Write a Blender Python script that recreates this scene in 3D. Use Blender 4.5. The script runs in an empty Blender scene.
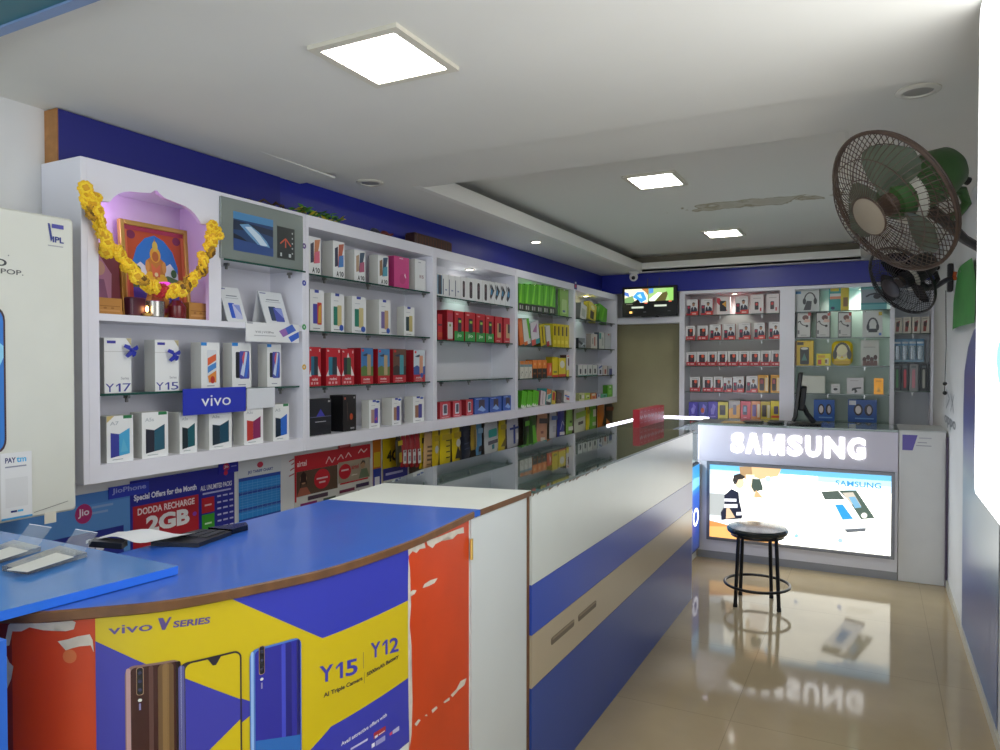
import bpy, bmesh, math, random
from mathutils import Matrix, Vector
random.seed(7)
scene = bpy.context.scene
COL = scene.collection
PI = math.pi
# ---------------------------------------------------------------- camera model (metres; X right, Y into the shop, Z up)
F = 722.; YAW = math.atan(375/F); PIT = math.radians(1.03); CZ = 1.5
_f = Vector((-math.sin(YAW)*math.cos(PIT), math.cos(YAW)*math.cos(PIT), -math.sin(PIT)))
_r = Vector((math.cos(YAW), math.sin(YAW), 0)); _u = _r.cross(_f)
EYE = Vector((0, 0, CZ))
def ray(x, y): return _f + _r*((x-500)/F) - _u*((y-375)/F)
def on(x, y, ax, v):
    d = ray(x, y); i = 'XYZ'.index(ax); return EYE + d*((v-EYE[i])/d[i])
# ---------------------------------------------------------------- materials
_M = {}
def srgb(h):
    if isinstance(h, str):
        h = h.lstrip('#'); h = ''.join(q*2 for q in h) if len(h) == 3 else h; c = [int(h[i:i+2], 16)/255 for i in (0, 2, 4)]
    else: c = list(h)
    return [x/12.92 if x <= .04045 else ((x+.055)/1.055)**2.4 for x in c] + [1]
def mat(col, rough=.5, metal=0, emit=0, noise=0, scale=8., spec=.5, ior=None, bump=0, coat=0):
    key = (col, rough, metal, emit, noise, scale, spec, bump, coat)
    if key in _M: return _M[key]
    m = bpy.data.materials.new('paint_%s' % str(col).strip('#')); m.use_nodes = True
    nt = m.node_tree; b = nt.nodes['Principled BSDF']; c = srgb(col)
    b.inputs['Base Color'].default_value = c
    b.inputs['Roughness'].default_value = rough; b.inputs['Metallic'].default_value = metal
    b.inputs['Specular IOR Level'].default_value = spec
    if coat: b.inputs['Coat Weight'].default_value = coat; b.inputs['Coat Roughness'].default_value = .05
    if emit:
        b.inputs['Emission Color'].default_value = c; b.inputs['Emission Strength'].default_value = emit
        b.inputs['Base Color'].default_value = (c[0]*.3, c[1]*.3, c[2]*.3, 1)
    if noise or bump:
        tc = nt.nodes.new('ShaderNodeTexCoord'); n = nt.nodes.new('ShaderNodeTexNoise')
        n.inputs['Scale'].default_value = scale; n.inputs['Detail'].default_value = 5
        nt.links.new(tc.outputs['Object'], n.inputs['Vector'])
        if noise:
            r = nt.nodes.new('ShaderNodeMapRange'); r.inputs['From Min'].default_value = .3; r.inputs['From Max'].default_value = .7
            r.inputs['To Min'].default_value = 1-noise; r.inputs['To Max'].default_value = 1+noise*.3
            mx = nt.nodes.new('ShaderNodeMix'); mx.data_type = 'RGBA'; mx.blend_type = 'MULTIPLY'
            mx.inputs['Factor'].default_value = 1; mx.inputs[6].default_value = c
            nt.links.new(n.outputs['Fac'], r.inputs['Value']); nt.links.new(r.outputs['Result'], mx.inputs[7])
            nt.links.new(mx.outputs[2], b.inputs['Base Color'])
        if bump:
            bp = nt.nodes.new('ShaderNodeBump'); bp.inputs['Strength'].default_value = bump; bp.inputs['Distance'].default_value = .004
            nt.links.new(n.outputs['Fac'], bp.inputs['Height']); nt.links.new(bp.outputs['Normal'], b.inputs['Normal'])
    _M[key] = m; return m
def glassy(name, tint, gloss, rough=.02, alpha=.8, fres=True):
    """thin pane: transparent with a tint plus a mirror-like coat"""
    if name in _M: return _M[name]
    m = bpy.data.materials.new(name); m.use_nodes = True; nt = m.node_tree; nt.nodes.clear()
    o = nt.nodes.new('ShaderNodeOutputMaterial'); t = nt.nodes.new('ShaderNodeBsdfTransparent'); g = nt.nodes.new('ShaderNodeBsdfGlossy')
    d = nt.nodes.new('ShaderNodeBsdfDiffuse'); d.inputs['Color'].default_value = srgb(tint)
    t.inputs['Color'].default_value = srgb(tint); g.inputs['Roughness'].default_value = rough
    m1 = nt.nodes.new('ShaderNodeMixShader'); m1.inputs[0].default_value = 1-alpha
    m1b = m1
    nt.links.new(t.outputs[0], m1.inputs[1]); nt.links.new(d.outputs[0], m1.inputs[2])
    m2 = nt.nodes.new('ShaderNodeMixShader')
    if fres:
        f = nt.nodes.new('ShaderNodeFresnel'); f.inputs['IOR'].default_value = 1.5
        ml = nt.nodes.new('ShaderNodeMath'); ml.operation = 'MULTIPLY'; ml.inputs[1].default_value = gloss; ml.use_clamp = True
        nt.links.new(f.outputs[0], ml.inputs[0]); nt.links.new(ml.outputs[0], m2.inputs[0])
    else: m2.inputs[0].default_value = gloss
    nt.links.new(m1.outputs[0], m2.inputs[1]); nt.links.new(g.outputs[0], m2.inputs[2]); nt.links.new(m2.outputs[0], o.inputs[0])
    _M[name] = m; return m
WHITE = mat('#e8e8f2', .35, noise=.03, scale=3)
GLASS = glassy('shelf_glass', '#dcebe4', 1.0, alpha=.92)
GEDGE = mat('#234a42', .15)
CLEAR = glassy('clear_glass', '#f2faf7', .3, alpha=.97)
POLY = glassy('clear_plastic', '#eef4f8', 1.6, rough=.12, alpha=.86)
BLACK = mat('#121214', .4)
STEEL = mat('#9a9a98', .3, metal=.9)
# ---------------------------------------------------------------- text cache (built-in font -> triangles)
_T = {}
def glyphs(s, bold=.02, shear=0):
    k = (s, bold, shear)
    if k in _T: return _T[k]
    if '1' in s and 1 < len(s) <= 4:      # numeral one with a flag, set letter by letter
        V = []; Fs = []; x = 0
        for ch in s:
            w = .42 if ch == '1' else .72; q = len(V)
            if ch == '1': g = [(.55, 0), (.95, 0), (.95, 1), (.6, 1), (0, .76), (0, .6), (.55, .8)]; f = [(0, 1, 2, 3, 6), (3, 4, 5, 6)]
            else: g, f = glyphs(ch, bold, shear)
            V += [(x+a*w, b_) for a, b_ in g]; Fs += [tuple(q+i for i in t) for t in f]; x += w+.14
        x -= .14; _T[k] = ([(a/x, b_) for a, b_ in V], Fs); return _T[k]
    cu = bpy.data.curves.new('t', 'FONT'); cu.body = s; cu.size = 1; cu.resolution_u = 3; cu.offset = bold; cu.shear = shear
    ob = bpy.data.objects.new('t', cu); COL.objects.link(ob)
    dg = bpy.context.evaluated_depsgraph_get(); ev = ob.evaluated_get(dg); me = ev.to_mesh()
    v = [(p.co.x, p.co.y) for p in me.vertices]; f = [tuple(p.vertices) for p in me.polygons]
    ev.to_mesh_clear(); bpy.data.objects.remove(ob); bpy.data.curves.remove(cu)
    x0 = min(p[0] for p in v); x1 = max(p[0] for p in v); y0 = min(p[1] for p in v); y1 = max(p[1] for p in v)
    v = [((p[0]-x0)/(x1-x0), (p[1]-y0)/(y1-y0)) for p in v]
    _T[k] = (v, f); return _T[k]
# ---------------------------------------------------------------- mesh builder
class MB:
    def __init__(s): s.v = []; s.f = []; s.mi = []; s.mats = []; s.M = Matrix.Identity(4)
    def idx(s, m):
        if m not in s.mats: s.mats.append(m)
        return s.mats.index(m)
    def add(s, vs, fs, m):
        b = len(s.v); s.v += [s.M @ Vector(p) for p in vs]; i = s.idx(m)
        for f in fs: s.f.append(tuple(b+k for k in f)); s.mi.append(i)
        return s
    def box(s, x0, x1, y0, y1, z0, z1, m):
        if x0 > x1: x0, x1 = x1, x0
        if y0 > y1: y0, y1 = y1, y0
        if z0 > z1: z0, z1 = z1, z0
        v = [(x0,y0,z0),(x1,y0,z0),(x1,y1,z0),(x0,y1,z0),(x0,y0,z1),(x1,y0,z1),(x1,y1,z1),(x0,y1,z1)]
        return s.add(v, [(0,3,2,1),(4,5,6,7),(0,1,5,4),(1,2,6,5),(2,3,7,6),(3,0,4,7)], m)
    def rbox(s, x0, x1, y0, y1, z0, z1, m, r=.006, axis='z', seg=4):
        """box with rounded edges along one axis"""
        if axis == 'z': A, B, lo, hi = (x0, x1), (y0, y1), z0, z1; mk = lambda a, b, c: (a, b, c)
        elif axis == 'x': A, B, lo, hi = (y0, y1), (z0, z1), x0, x1; mk = lambda a, b, c: (c, a, b)
        else: A, B, lo, hi = (z0, z1), (x0, x1), y0, y1; mk = lambda a, b, c: (b, c, a)
        pts = rrect(A[0], B[0], A[1], B[1], r, seg); n = len(pts); e = min(r*.5, abs(hi-lo)*.3)
        ca = (A[0]+A[1])/2; cb = (B[0]+B[1])/2
        ins = [(ca+(a-ca)*(1-2*e/abs(A[1]-A[0])), cb+(b-cb)*(1-2*e/abs(B[1]-B[0]))) for a, b in pts]
        v = [mk(a, b, lo) for a, b in ins]+[mk(a, b, lo+e) for a, b in pts]+[mk(a, b, hi-e) for a, b in pts]+[mk(a, b, hi) for a, b in ins]
        f = [tuple(range(n))[::-1], tuple(range(3*n, 4*n))]
        for L in range(3):
            for i in range(n): j = (i+1) % n; f.append((L*n+i, L*n+j, (L+1)*n+j, (L+1)*n+i))
        return s.add(v, f, m)
    def prism(s, poly, z0, z1, m, side=None):
        n = len(poly); v = [(p[0], p[1], z0) for p in poly]+[(p[0], p[1], z1) for p in poly]
        s.add(v, [tuple(range(n))[::-1], tuple(range(n, 2*n))], m)
        return s.add(v, [(i, (i+1) % n, n+(i+1) % n, n+i) for i in range(n)], side or m)
    def cyl(s, p0, p1, r0, r1, m, n=16):
        p0 = Vector(p0); p1 = Vector(p1); d = (p1-p0).normalized()
        a = d.orthogonal().normalized(); b = d.cross(a)
        v = [p0+(a*math.cos(2*PI*i/n)+b*math.sin(2*PI*i/n))*r0 for i in range(n)]+[p1+(a*math.cos(2*PI*i/n)+b*math.sin(2*PI*i/n))*r1 for i in range(n)]
        return s.add(v, [tuple(range(n))[::-1], tuple(range(n, 2*n))]+[(i, (i+1) % n, n+(i+1) % n, n+i) for i in range(n)], m)
    def tube(s, pts, r, m, n=6, closed=False):
        pts = [Vector(p) for p in pts]; k = len(pts); v = []; prev = None
        for i, p in enumerate(pts):
            if closed: d = pts[(i+1) % k]-pts[i-1]
            else: d = pts[min(i+1, k-1)]-pts[max(i-1, 0)]
            d.normalize()
            a = d.orthogonal().normalized() if prev is None else (prev-d*prev.dot(d)).normalized()
            prev = a; b = d.cross(a); rr = r[i] if isinstance(r, (list, tuple)) else r
            v += [p+(a*math.cos(2*PI*j/n)+b*math.sin(2*PI*j/n))*rr for j in range(n)]
        f = []
        for i in range(k if closed else k-1):
            i2 = (i+1) % k
            for j in range(n): j2 = (j+1) % n; f.append((i*n+j, i*n+j2, i2*n+j2, i2*n+j))
        if not closed: f += [tuple(range(n))[::-1], tuple(range((k-1)*n, k*n))]
        return s.add(v, f, m)
    def lathe(s, prof, m, n=28, c=(0, 0, 0)):
        v = []; k = len(prof)
        for r, z in prof: v += [(c[0]+r*math.cos(2*PI*i/n), c[1]+r*math.sin(2*PI*i/n), c[2]+z) for i in range(n)]
        f = [(a*n+i, a*n+(i+1) % n, (a+1)*n+(i+1) % n, (a+1)*n+i) for a in range(k-1) for i in range(n)]
        return s.add(v, f+[tuple(range(n))[::-1], tuple(range((k-1)*n, k*n))], m)
    def ball(s, c, r, m, n=12, k=8):
        if not isinstance(r, (tuple, list)): r = (r, r, r)
        v = []; f = []
        for i in range(k+1):
            t = PI*i/k
            for j in range(n): p = 2*PI*j/n; v.append((c[0]+r[0]*math.sin(t)*math.cos(p), c[1]+r[1]*math.sin(t)*math.sin(p), c[2]+r[2]*math.cos(t)))
        for i in range(k):
            for j in range(n): f.append((i*n+j, (i+1)*n+j, (i+1)*n+(j+1) % n, i*n+(j+1) % n))
        return s.add(v, f, m)
    def poly(s, pts, m): return s.add(pts, [tuple(range(len(pts)))], m)
    # flat printing on the local plane y = y0 (facing -y), rectangle (x0,z0)-(x1,z1), unit coordinates, v up
    def print(s, dec, x0, z0, x1, z1, y0):
        W = x1-x0; H = z1-z0
        for k, d in enumerate(dec):
            y = y0-.0004-.00012*k; P = lambda u, v: (x0+u*W, y, z0+v*H)
            if d[0] == 'r': s.poly([P(d[1], d[2]), P(d[3], d[2]), P(d[3], d[4]), P(d[1], d[4])], C_(d[5]))
            elif d[0] == 'p': s.poly([P(u, v) for u, v in d[1]], C_(d[2]))
            elif d[0] == 'e': s.poly([P(d[1]+d[3]*math.cos(2*PI*i/20), d[2]+d[4]*math.sin(2*PI*i/20)) for i in range(20)], C_(d[5]))
            elif d[0] == 'o':   # ring
                n = 24; v = []
                for i in range(n):
                    c, q = math.cos(2*PI*i/n), math.sin(2*PI*i/n); v += [P(d[1]+d[3]*c, d[2]+d[4]*q), P(d[1]+d[3]*d[5]*c, d[2]+d[4]*d[5]*q)]
                s.add(v, [(2*i, (2*i+2) % (2*n), (2*i+3) % (2*n), 2*i+1) for i in range(n)], C_(d[6]))
            elif d[0] == 't':
                g, f = glyphs(d[1], *(d[7:] if len(d) > 7 else ()))
                s.add([P(d[2]+(d[4]-d[2])*a, d[3]+(d[5]-d[3])*b) for a, b in g], f, C_(d[6]))
            elif d[0] == 'l':   # polyline stroke
                p = [Vector((x0+u*W, 0, z0+v*H)) for u, v in d[1]]; w = d[2]
                for a, b in zip(p, p[1:]):
                    n_ = Vector((-(b-a).z, 0, (b-a).x)).normalized()*w/2
                    s.add([(q.x, y, q.z) for q in (a-n_, b-n_, b+n_, a+n_)], [(0, 1, 2, 3)], C_(d[3]))
        return s
    def build(s, name, parent=None, label=None, cat=None, group=None, kind=None, local=False, origin=None, sharp=35, bevel=0):
        vs = s.v
        if parent is not None:
            off = Vector((0, 0, 0)) if local else world_loc(parent)
        elif origin is not None: off = Vector(origin)
        else:
            off = Vector(((min(p.x for p in vs)+max(p.x for p in vs))/2, (min(p.y for p in vs)+max(p.y for p in vs))/2, min(p.z for p in vs)))
        me = bpy.data.meshes.new(name); me.from_pydata([p-off for p in vs], [], s.f)
        for m in s.mats: me.materials.append(m)
        me.polygons.foreach_set('material_index', s.mi); me.update()
        me.polygons.foreach_set('use_smooth', [True]*len(s.f)); me.set_sharp_from_angle(angle=math.radians(sharp))
        o = bpy.data.objects.new(name, me); COL.objects.link(o)
        if parent is not None: o.parent = parent
        elif not local or origin is not None: o.location = off
        if bevel:
            b = o.modifiers.new('bevel', 'BEVEL'); b.width = bevel; b.segments = 2; b.limit_method = 'ANGLE'
        return tag(o, label, cat, group, kind)
def world_loc(o):
    v = Vector(o.location)
    while o.parent: o = o.parent; v += Vector(o.location)
    return v
def tag(o, label=None, cat=None, group=None, kind=None):
    if label: o['label'] = label
    if cat: o['category'] = cat
    if group: o['group'] = group
    if kind: o['kind'] = kind
    return o
def thing(name, loc, label, cat, group=None, rot=(0, 0, 0)):
    o = bpy.data.objects.new(name, None); o.empty_display_size = .05; COL.objects.link(o); o.location = loc; o.rotation_euler = rot
    return tag(o, label, cat, group)
def rrect(x0, y0, x1, y1, r, seg=4):
    if x0 > x1: x0, x1 = x1, x0
    if y0 > y1: y0, y1 = y1, y0
    r = min(r, (x1-x0)*.49, (y1-y0)*.49); out = []
    for cx, cy, a in ((x1-r, y1-r, 0), (x0+r, y1-r, 90), (x0+r, y0+r, 180), (x1-r, y0+r, 270)):
        for i in range(seg+1): t = math.radians(a+90*i/seg); out.append((cx+r*math.cos(t), cy+r*math.sin(t)))
    return out
def C_(c):
    if not isinstance(c, (str, tuple)): return c
    if isinstance(c, tuple): return mat(c[0], .5, emit=c[1])
    return mat(c, .35)
ORD = 'first second third fourth fifth sixth seventh eighth ninth tenth eleventh twelfth thirteenth'.split()
# ================================================================ THE ROOM
XL, XR, YB = -2.55, .44, 7.34
def flat(name, fn, kind='structure', **k):
    b = MB(); fn(b); return b.build(name, kind=kind, **k)
def floor_mat():
    m = bpy.data.materials.new('floor_tile'); m.use_nodes = True; nt = m.node_tree; b = nt.nodes['Principled BSDF']
    tc = nt.nodes.new('ShaderNodeTexCoord'); mp = nt.nodes.new('ShaderNodeMapping'); mp.inputs['Location'].default_value = (.525, .1, 0)
    br = nt.nodes.new('ShaderNodeTexBrick'); br.offset = 0; br.inputs['Scale'].default_value = 1
    br.inputs['Brick Width'].default_value = .8; br.inputs['Row Height'].default_value = .8; br.inputs['Mortar Size'].default_value = .0016
    br.inputs['Color1'].default_value = srgb('#b9a684'); br.inputs['Color2'].default_value = srgb('#b7a482'); br.inputs['Mortar'].default_value = srgb('#9f8f70')
    n = nt.nodes.new('ShaderNodeTexNoise'); n.inputs['Scale'].default_value = 2.2; n.inputs['Detail'].default_value = 7
    r = nt.nodes.new('ShaderNodeMapRange'); r.inputs['From Min'].default_value = .3; r.inputs['From Max'].default_value = .7; r.inputs['To Min'].default_value = .86; r.inputs['To Max'].default_value = 1.05
    mx = nt.nodes.new('ShaderNodeMix'); mx.data_type = 'RGBA'; mx.blend_type = 'MULTIPLY'; mx.inputs['Factor'].default_value = 1
    L = nt.links.new
    L(tc.outputs['Object'], mp.inputs['Vector']); L(mp.outputs[0], br.inputs['Vector']); L(tc.outputs['Object'], n.inputs['Vector'])
    L(n.outputs['Fac'], r.inputs['Value']); L(br.outputs['Color'], mx.inputs[6]); L(r.outputs['Result'], mx.inputs[7]); L(mx.outputs[2], b.inputs['Base Color'])
    r2 = nt.nodes.new('ShaderNodeMapRange'); r2.inputs['To Min'].default_value = .04; r2.inputs['To Max'].default_value = .11
    L(n.outputs['Fac'], r2.inputs['Value']); L(r2.outputs['Result'], b.inputs['Roughness'])
    b.inputs['Specular IOR Level'].default_value = .17
    return m
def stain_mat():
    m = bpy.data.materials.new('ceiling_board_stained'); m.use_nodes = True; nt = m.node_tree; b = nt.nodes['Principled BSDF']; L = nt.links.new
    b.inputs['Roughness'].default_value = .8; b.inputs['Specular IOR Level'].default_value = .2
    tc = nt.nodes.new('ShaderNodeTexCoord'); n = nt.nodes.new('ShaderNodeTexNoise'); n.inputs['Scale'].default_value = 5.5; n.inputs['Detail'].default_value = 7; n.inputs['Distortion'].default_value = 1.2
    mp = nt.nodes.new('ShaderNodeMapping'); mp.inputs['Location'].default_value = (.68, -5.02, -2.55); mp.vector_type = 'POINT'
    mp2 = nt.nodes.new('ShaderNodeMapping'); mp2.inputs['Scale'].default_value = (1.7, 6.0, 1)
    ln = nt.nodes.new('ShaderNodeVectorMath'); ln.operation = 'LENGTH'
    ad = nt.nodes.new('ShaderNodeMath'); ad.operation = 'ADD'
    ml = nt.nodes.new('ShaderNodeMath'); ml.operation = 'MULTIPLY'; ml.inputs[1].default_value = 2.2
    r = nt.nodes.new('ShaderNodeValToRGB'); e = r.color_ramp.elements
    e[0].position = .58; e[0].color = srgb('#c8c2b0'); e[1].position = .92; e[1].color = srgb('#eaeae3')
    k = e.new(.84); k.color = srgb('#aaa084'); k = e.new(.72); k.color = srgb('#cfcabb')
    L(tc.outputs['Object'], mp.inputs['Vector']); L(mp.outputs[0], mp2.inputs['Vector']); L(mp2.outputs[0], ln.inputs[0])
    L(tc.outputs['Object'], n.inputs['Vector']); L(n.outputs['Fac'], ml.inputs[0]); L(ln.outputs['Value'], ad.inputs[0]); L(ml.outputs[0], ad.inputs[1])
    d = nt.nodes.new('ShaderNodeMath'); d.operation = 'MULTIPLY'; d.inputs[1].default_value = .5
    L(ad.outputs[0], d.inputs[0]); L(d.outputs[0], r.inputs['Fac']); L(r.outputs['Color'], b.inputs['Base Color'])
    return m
CEIL = mat('#e4e4dd', .8, noise=.05, scale=1.6, spec=.2); LIP = mat('#e8e8e2', .7, spec=.2)
WALL = mat('#dfe0e0', .7, noise=.05, scale=2.5, spec=.2); BLUEB = mat('#1a2494', .38); BLUE_SHADED = mat('#181d78', .5); WOOD = mat('#a8733d', .6, noise=.25, scale=25)
OLIVE = mat('#a39d78', .6, noise=.12, scale=3)
flat('floor', lambda b: b.box(XL-.1, XR+.1, -2.6, YB+.1, -.06, 0, floor_mat()), origin=(0, 0, 0))
flat('wall_left', lambda b: b.box(XL-.1, XL, -2.6, YB+.1, 0, 2.7, WALL))
flat('wall_right', lambda b: b.box(XR, XR+.1, -2.6, YB+.1, 0, 2.7, WALL))
flat('wall_back', lambda b: b.box(XL, XR, YB, YB+.1, 0, 2.7, WALL))
def ceil_(b):
    b.box(XL, XR, -2.6, 2.6, 2.37, 2.5, CEIL)                         # front ceiling
    b.add([(-2.48, 2.2, 2.3698), (-2.26, 2.2, 2.3698), (-2.26, 2.67, 2.363), (-2.48, 2.67, 2.363), (-2.48, 2.67, 2.372), (-2.26, 2.67, 2.372), (-2.26, 2.2, 2.3705)], [(3, 2, 1, 0), (3, 4, 5, 2), (1, 2, 5, 6)], CEIL)                 # loose hanging strip by the wall
    z0, z1 = 2.388, 2.41
    b.box(XL, -2.05, 2.6, YB, z0, z1, CEIL); b.box(-.10, XR, 2.6, YB, z0, z1, CEIL)
    b.box(-2.05, -.10, 2.6, 3.09, z0, z1, CEIL); b.box(-2.05, -.10, 6.97, YB, z0, z1, CEIL)
    lz = 2.475
    b.box(-2.085, -2.045, 3.05, 7.0, z0-.002, lz, LIP); b.box(-.112, -.101, 3.10, 6.97, z0+.001, 2.56, CEIL)
    b.box(-2.085, -.065, 6.97, 7.0, z0-.004, lz, LIP); b.box(-2.03, -.105, 3.091, 3.10, z0+.001, 2.56, CEIL)
    cove_shadow = mat('#8b8474', .9, spec=.1)  # brown-grey colour paints in the shadow of the gap above the lip
    b.box(-2.27, -2.25, 2.9, 7.1, 2.41, 2.56, cove_shadow); b.box(.10, .12, 2.9, 7.1, 2.41, 2.56, cove_shadow)
    b.box(-2.27, .12, 7.1, 7.12, 2.41, 2.56, cove_shadow); b.box(-2.27, .12, 2.88, 2.9, 2.41, 2.56, cove_shadow)
    b.box(-2.3, .15, 2.85, 7.15, 2.55, 2.57, stain_mat())
    b.box(XL, XR, 2.6, YB, 2.64, 2.7, CEIL)
flat('ceiling', ceil_, origin=(0, 0, 0))
def band(b): b.box(-2.55, -2.48, 1.505, 2.54, 2.18, 2.365, BLUE_SHADED); b.box(-2.55, -2.481, 1.499, 1.505, 2.18, 2.365, WOOD)  # near band in a darker blue, its dimmer lighting put into the colour
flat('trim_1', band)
flat('trim_2', lambda b: b.box(-2.55, -2.50, 2.545, 7.1, 2.18, 2.386, BLUEB))
flat('trim_3', lambda b: b.box(-2.50, XR, 7.08, 7.12, 2.195, 2.386, BLUEB))
flat('baseboard_right', lambda b: b.box(XR-.012, XR, -2.6, 5.6, 0, .05, mat('#c9c4b4', .4)))
flat('door_1', lambda b: (b.box(-2.548, -1.70, YB-.03, YB, 0, 1.9, OLIVE), b.box(-2.50, -1.76, YB-.036, YB-.03, .1, 1.82, OLIVE)))
# front beam with the teal sign
b = MB(); b.box(-2.54, -.2, .8, 1.02, 2.305, 2.37, mat('#116070', .35)); b.box(-2.54, -.2, 1.015, 1.022, 2.302, 2.325, mat('#7d96bd', .4))
b.box(-2.54, -.2, .995, 1.0222, 2.2995, 2.305, mat('#6f8ab5', .4))
b.build('sign_board', label='teal sign board with pale blue lower edge under the ceiling nearest the camera', cat='sign board')

# ================================================================ CEILING LIGHTS
LUX = 20
def panel_light(x, y, z, w, l, label):
    t = thing('ceiling_panel_light', (x, y, z), label, 'ceiling light', 'square ceiling panel lights')
    b = MB(); e = .026
    for a in ((-w/2, -w/2+e, -l/2, l/2), (w/2-e, w/2, -l/2, l/2), (-w/2+e, w/2-e, -l/2, -l/2+e), (-w/2+e, w/2-e, l/2-e, l/2)): b.box(*a, -.012, 0, mat('#d6d2c2', .4))
    b.build('frame', t, local=True)
    b = MB(); b.prism(rrect(-w/2+e, -l/2+e, w/2-e, l/2-e, .015), -.010, -.002, mat('#fffdf4', .4, emit=LUX)); b.build('diffuser', t, local=True)
panel_light(-1.245, 1.69, 2.37, .30, .315, 'large bright square ceiling light nearest the camera, over the blue counter')
panel_light(-1.13, 4.12, 2.55, .30, .33, 'bright square light in the recess, nearer of the two')
panel_light(-1.10, 6.05, 2.55, .30, .33, 'bright square light in the recess, farther of the two, near the back wall')
def downlight(p, label, lit, tilt=0, group='small round downlights', power=0, r=.045, cat='downlight'):
    t = thing('downlight', p, label, cat, group)
    b = MB(); b.lathe([(r*1.35, 0), (r*1.35, -.004), (r*1.2, -.008), (r*.95, -.008), (r*.9, -.003), (r*.9, 0)], mat('#cfccc0', .4), 24); b.build('rim', t, local=True)
    b = MB(); b.lathe([(r*.88, -.001), (r*.86, -.004), (r*.4, -.005)], mat('#fffaf0', .4, emit=25) if lit else mat('#8f8d84', .3), 20); b.build('lens', t, local=True)
    if power:
        l = bpy.data.lights.new('downlight_lamp', 'SPOT'); l.energy = power; l.spot_size = 2.3; l.spot_blend = .7; l.shadow_soft_size = .03; l.color = (1, .98, .92)
        o = bpy.data.objects.new('downlight_lamp', l); COL.objects.link(o); o.location = (p[0], p[1], p[2]-.02)
downlight((-2.223, 2.886, 2.388), 'unlit round downlight at the end of the hanging ceiling strip', False, r=.05)
downlight((.117, 2.74, 2.388), 'unlit round downlight in the ceiling above the green wall fan', False, r=.05)
downlight((-2.226, 4.861, 2.388), 'lit small round downlight in the soffit above the third shelf bay', True, r=.035)
# dome camera
t = thing('dome_camera', (-2.12, 6.94, 2.3885), 'white dome security camera hanging from the ceiling corner above the screen', 'security camera')
b = MB(); b.lathe([(.05, 0), (.05, -.02), (.036, -.022)], mat('#e4e4e0', .4), 24); b.build('base', t, local=True)
b = MB(); b.ball((0, 0, -.05), (.042, .042, .042), mat('#e8e8e6', .35), 20, 14); b.build('body', t, local=True)
b = MB(); b.cyl((.008, -.034, -.062), (.011, -.046, -.067), .019, .016, mat('#15171c', .15), 18); b.build('lens', t, local=True)

# ================================================================ LEFT SHELF BAYS
XF = -2.33; XBK = -2.53
def sticker(name, par, y, z, w, h, col, dec=None, round_=False):
    b = MB(); b.M = Matrix.Translation((XF+.0006, y, z)) @ Matrix.Rotation(PI/2, 4, 'Z')
    b.print((dec or []) if not round_ else [('e', .5, .5, .5, .5, col)]+(dec or []), -w/2, -h/2, w/2, h/2, 0)
    if not round_: b.add([(-w/2, -.0002, -h/2), (w/2, -.0002, -h/2), (w/2, -.0002, h/2), (-w/2, -.0002, h/2)], [(0, 1, 2, 3)], C_(col))
    return b.build(name, par)
def bracket(y, z, par):
    b = MB(); b.box(XF-.048, XF-.024, y-.005, y+.005, z-.008, z-.0005, STEEL); b.box(XF-.042, XF-.034, y-.004, y+.004, z-.026, z-.008, STEEL); b.box(XF-.048, XF-.026, y-.006, y+.006, z-.012, z-.008, STEEL); b.build('bracket', par)
def bay(name, y0, y1, label, shelves, brk, inner=None):
    root = thing(name, (XF, (y0+y1)/2, 1.09), label, 'wall shelf', 'white wall shelf bays')
    W = inner or WHITE; e = .022
    b = MB(); b.box(XL+.002, XF, y0, y0+e, 1.09, 2.18, WHITE); b.build('side_panel', root, bevel=.002)
    b = MB(); b.box(XL+.002, XF, y1-e, y1, 1.09, 2.18, WHITE); b.build('side_panel', root, bevel=.002)
    b = MB(); b.box(XL+.002, XBK, y0+e, y1-e, 1.15, 2.125, W); b.build('back_panel', root)
    b = MB(); b.box(XL+.002, XF-.001, y0+e, y1-e, 2.125, 2.18, WHITE); b.build('top_panel', root)
    b = MB(); b.box(XL+.002, XF-.001, y0+e, y1-e, 1.09, 1.15, WHITE); b.build('bottom_panel', root)
    for z in shelves:
        b = MB(); a = XF-.02
        b.add([(XBK, y0+e, z), (a, y0+e, z), (a, y1-e, z), (XBK, y1-e, z)], [(0, 1, 2, 3)], GLASS)
        b.add([(XBK, y0+e, z-.008), (a, y0+e, z-.008), (a, y1-e, z-.008), (XBK, y1-e, z-.008)], [(3, 2, 1, 0)], GLASS)
        b.add([(a, y0+e, z-.008), (a, y1-e, z-.008), (a, y1-e, z), (a, y0+e, z)], [(0, 1, 2, 3)], GEDGE)
        g = b.build('glass_shelf', root)
        for q in brk: bracket(y0+e+(y1-y0-2*e)*q, z-.008, g)
    return root
TOPZ, Z1, Z2, Z3, Z4 = 2.125, 1.915, 1.648, 1.385, 1.15
bayA = bay('wall_shelf_bay', 1.485, 2.545, 'white shelf bay holding the garlanded shrine and blue sign', [1.391], (.16, .9))
bayB = bay('wall_shelf_bay', 2.545, 3.645, 'second white shelf bay, with red phone boxes and the pink box, beside the shrine', [Z1, Z2, Z3], (.14, .46, .96))
bayC = bay('wall_shelf_bay', 3.645, 4.75, 'third white shelf bay, with small keypad phone boxes and one empty shelf', [Z1-.012, Z2-.012, Z3], (.1, .42, .95))
bayD = bay('wall_shelf_bay', 4.75, 5.905, 'fourth white shelf bay, crowded with green packets and yellow packs', [Z1-.025, Z2-.024, Z3-.01], (.05, .42, .95))
bayE = bay('wall_shelf_bay', 5.905, 7.075, 'fifth white shelf bay, thinly stocked, at the corner beside the doorway', [Z1-.026, Z2-.02, Z3-.013], (.3, .95))
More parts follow.
